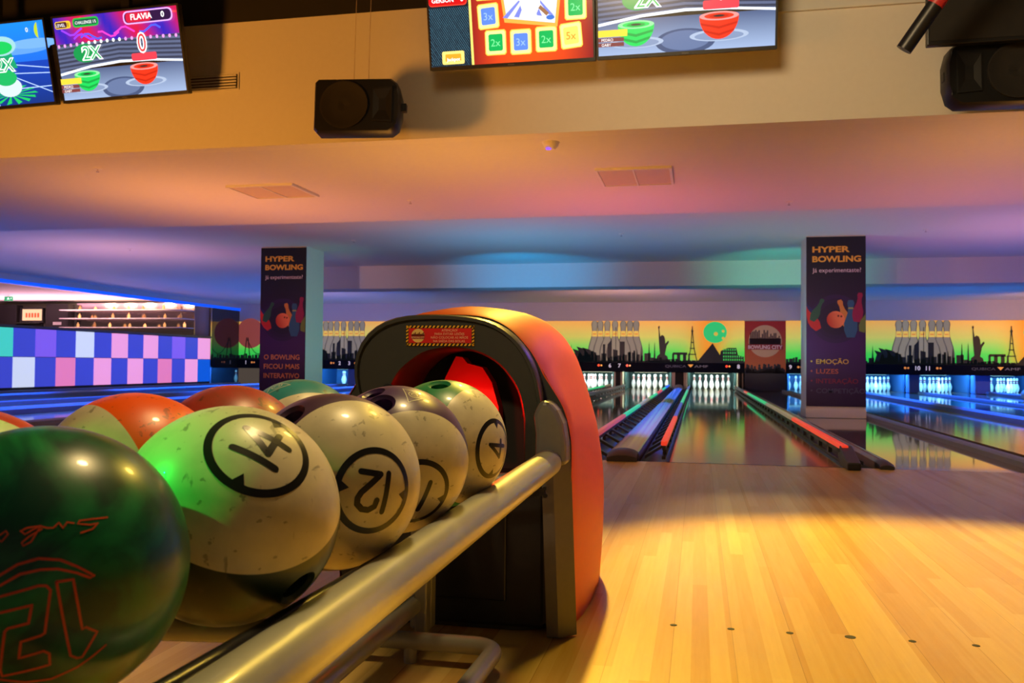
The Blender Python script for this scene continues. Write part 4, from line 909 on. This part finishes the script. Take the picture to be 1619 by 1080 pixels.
def ball(loc, m, lab, deco=None, holes=()):
    me = bpy.data.meshes.new('bowling_ball'); bm = bmesh.new(); bmesh.ops.create_icosphere(bm, subdivisions=6, radius=RB); bm.to_mesh(me); bm.free()
    o = bpy.data.objects.new('bowling_ball', me); COL.objects.link(o)
    if holes:
        cutters = []
        for h in holes:
            hd, hr = h; hd = Vector(hd).normalized(); cb = MB(); prof = [(hr+.006, .012), (hr+.006, .0), (hr+.0045, -.0025), (hr, -.006), (hr*.95, -.055), (.0001, -.056)]
            q = hd.to_track_quat('Z', 'Y').to_matrix()
            rg = [[hd*RB + q @ Vector((r*cos(2*pi*k/32), r*sin(2*pi*k/32), z)) for k in range(32)] for r, z in prof]
            cb.loft(rg, True, True); c = cb.build('cutter', HOLE); cutters.append(c)
            md = o.modifiers.new('b', 'BOOLEAN'); md.object = c; md.operation = 'DIFFERENCE'; md.solver = 'EXACT'
        dg = bpy.context.evaluated_depsgraph_get(); me2 = bpy.data.meshes.new_from_object(o.evaluated_get(dg)); o.modifiers.clear(); o.data = me2; me = me2
        for c in cutters: bpy.data.objects.remove(c)
    me.materials.clear(); me.materials.append(m); me.polygons.foreach_set('material_index', [0]*len(me.polygons))
    me.shade_smooth(); me.set_sharp_from_angle(angle=.6)
    if deco:
        me.materials.append(deco[0]); db = MB(); deco[1](db)
        if len(deco) > 2: me.materials.append(deco[2]); 
        bm = bmesh.new(); bm.from_mesh(me); i0 = len(bm.verts); vs = [bm.verts.new(v) for v in db.v]
        for f, mi in zip(db.f, db.m):
            try: q = bm.faces.new([vs[i] for i in f]); q.material_index = 1+mi; q.smooth = True; q.normal_update()
            except ValueError: continue
            if q.normal.dot(q.calc_center_median()) < 0: q.normal_flip()
        bm.to_mesh(me); bm.free()
    o.location = loc; return tag(o, lab, 'bowling ball', 'bowling balls on the rack')
CREAM = (.66, .60, .46)
B1 = [(-.845, -5.258, .470), (-.806, -5.045, .477), (-.790, -4.829, .483), (-.785, -4.612, .488), (-.774, -4.395, .493)]
B2 = [(-1.05, -5.125, .475), (-1.009, -4.911, .483), (-1.015, -4.675, .487), (-1.04, -4.395, .491)]
gn, gu = (.542, -.841, .010), (-.005, .008, 1)
GT = [[(-0.0115, 0.0027), (0.011, 0.008), (0.0156, 0.0076), (0.0183, 0.0043), (0.0153, -0.0245), (0.013, -0.026), (0.0011, -0.0291), (-0.0004, -0.0414), (0.0145, -0.0381), (0.018, -0.0408), (0.0183, -0.0502), (-0.0115, -0.0557), (-0.0123, -0.0504), (-0.0083, -0.0208), (-0.0064, -0.0187), (0.0057, -0.0163), (0.0075, -0.0043), (-0.0113, -0.0078)], [(0.0217, 0.0094), (0.0319, 0.0099), (0.0384, -0.0262), (0.0408, -0.0254), (0.0484, -0.0309), (0.0391, -0.0493), (0.0357, -0.0493), (0.0314, -0.0458), (0.0217, 0.0094)], [(-0.027, 0.0042), (-0.0121, 0.0164), (-0.0017, 0.0228), (0.0104, 0.0257), (0.0236, 0.0237), (0.0341, 0.0183), (0.0451, 0.0107), (0.0425, 0.0096), (0.0342, 0.0139), (0.0222, 0.0179), (0.0122, 0.0184), (0.0001, 0.0165), (-0.0117, 0.0098)], [(-0.0134, -0.0586), (0.0026, -0.0633), (0.019, -0.064), (0.0359, -0.0579), (0.0462, -0.0512), (0.055, -0.0445)]]
GS = [[(0.0548, 0.0514), (0.0355, 0.0499), (0.0341, 0.0477), (0.0426, 0.0465), (0.0478, 0.0474), (0.0441, 0.0433), (0.0363, 0.0411)], [(0.0314, 0.0483), (0.0272, 0.0492), (0.0247, 0.0453), (0.0219, 0.0492), (0.0187, 0.0457), (0.0147, 0.0459), (0.0101, 0.0476), (0.0014, 0.0424), (-0.0014, 0.0447), (0.0023, 0.0466), (0.0107, 0.0476), (0.0055, 0.0372), (0.0009, 0.0347), (-0.0001, 0.0369), (0.004, 0.0408), (0.0115, 0.0454)], [(-0.0141, 0.0426), (-0.0105, 0.0452), (-0.009, 0.043), (-0.0124, 0.0383), (-0.0137, 0.039)]]
def dgreen(mb):
    for s in GT: stroke(mb, gn, gu, s, .0018)
    for s in GS: stroke(mb, gn, gu, s, .0011)
ball(B1[0], ballmat('ball_green_swirl', None, 0, CREAM, (.004, .055, .04), .2, (.015, .24, .09), .3), 'large dark green marbled ball with orange outlined digits, nearest on the rack', (INKRED, dgreen))
def d14(mb): n, up = (.551, -.483, .681), (-.834, -.296, .466); ringdecal(mb, n, up); digits(mb, n, up, '14')
ball(B1[1], ballmat('ball_white_black', (.496, -.435, .752), .336, CREAM, (.006, .02, .012), .25), 'cream ball marked 14 in a black ring, with dark lower part', (INK, d14), [((.777, -.164, -.608), .0155)])
def d12(mb): n, up = (.771, -.637, -.003), (-.128, -.15, -.98); ringdecal(mb, n, up); digits(mb, n, up, '12')
ball(B1[2], ballmat('ball_white_plum', (.771, -.637, -.003), .36, CREAM, (.07, .03, .085), .25), 'cream and plum ball marked 12 upside down in a black ring', (INK, d12), [((-.272, -.564, .78), .0145)])
def logo(mb, n, s=1, mi=0):
    mb.cur = mi; up = (.3, .5, .8); stroke(mb, n, up, [(-.020*s, .012*s), (.022*s, .016*s), (.004*s, -.020*s), (-.020*s, .012*s)], .0012); stroke(mb, n, up, [(.0085*s*cos(k*pi/8)+.002*s, .0085*s*sin(k*pi/8)+.004*s) for k in range(17)], .0011); stroke(mb, n, up, [(.0045*s*cos(k*pi/8)+.002*s, .0045*s*sin(k*pi/8)+.004*s) for k in range(12)], .0011); mb.cur = 0
def d11(mb): n, up = (.564, -.739, -.37), (-.444, .106, -.89); ringdecal(mb, n, up); digits(mb, n, up, '11'); logo(mb, (.336, -.325, .884), 1, 1)
ball(B1[3], ballmat('ball_white_purple', (.564, -.739, -.37), .41, CREAM, (.075, .035, .15), .22), 'cream and purple ball marked 11 with an open thumb hole on top', (INK, d11, INKPALE), [((.012, -.613, .79), .0155), ((-.200, -.35, .915), .0125)])
def d4(mb): n, up = (.947, -.319, -.038), (-.313, -.943, .117); ringdecal(mb, n, up); digits(mb, n, up, '4', .0065); stroke(mb, n, up, [(-.02, -.032), (.02, -.032)], .003)
ball(B1[4], ballmat('ball_white_green', (.947, -.319, -.038), .46, CREAM, (.02, .22, .09), .25), 'cream and green ball marked 4, farthest in the front row by the red wheel', (INK, d4), [((.01, -.327, .945), .0145)])
ball(B2[0], ballmat('ball_red_white', (.579, -.814, -.044), .24, CREAM, (.55, .035, .02), .25), 'red ball with a pale lower half at the left edge of the photo')
ball(B2[1], ballmat('ball_orange_white', (-.456, -.857, -.24), .25, CREAM, (.95, .11, .005), .25), 'bright orange ball with a cream side in the back row')
ball(B2[2], ballmat('ball_brick', None, 0, CREAM, (.42, .05, .035), .25, (.30, .055, .03), 1.2, 12), 'brick red scuffed ball in the back row, between orange and teal balls')
ball(B2[3], ballmat('ball_teal', (.592, -.683, -.428), .20, CREAM, (.03, .22, .26), .25), 'teal and cream ball in the back row, farthest, with a thin emblem', (INKPALE, lambda mb: logo(mb, (-.25, -.42, .87), 1.1)))
# ball rolling far off
me = bpy.data.meshes.new('bowling_ball'); bm = bmesh.new(); bmesh.ops.create_icosphere(bm, subdivisions=4, radius=RB); bm.to_mesh(me); bm.free(); me.shade_smooth(); me.materials.append(noisy(mat('ball_peach', (.8, .45, .33), .3), 30, .15))
o = bpy.data.objects.new('bowling_ball', me); COL.objects.link(o); o.location = (5.98, 13.3, RB); tag(o, 'pale peach ball far off on a blue lane at the right edge', 'bowling ball')
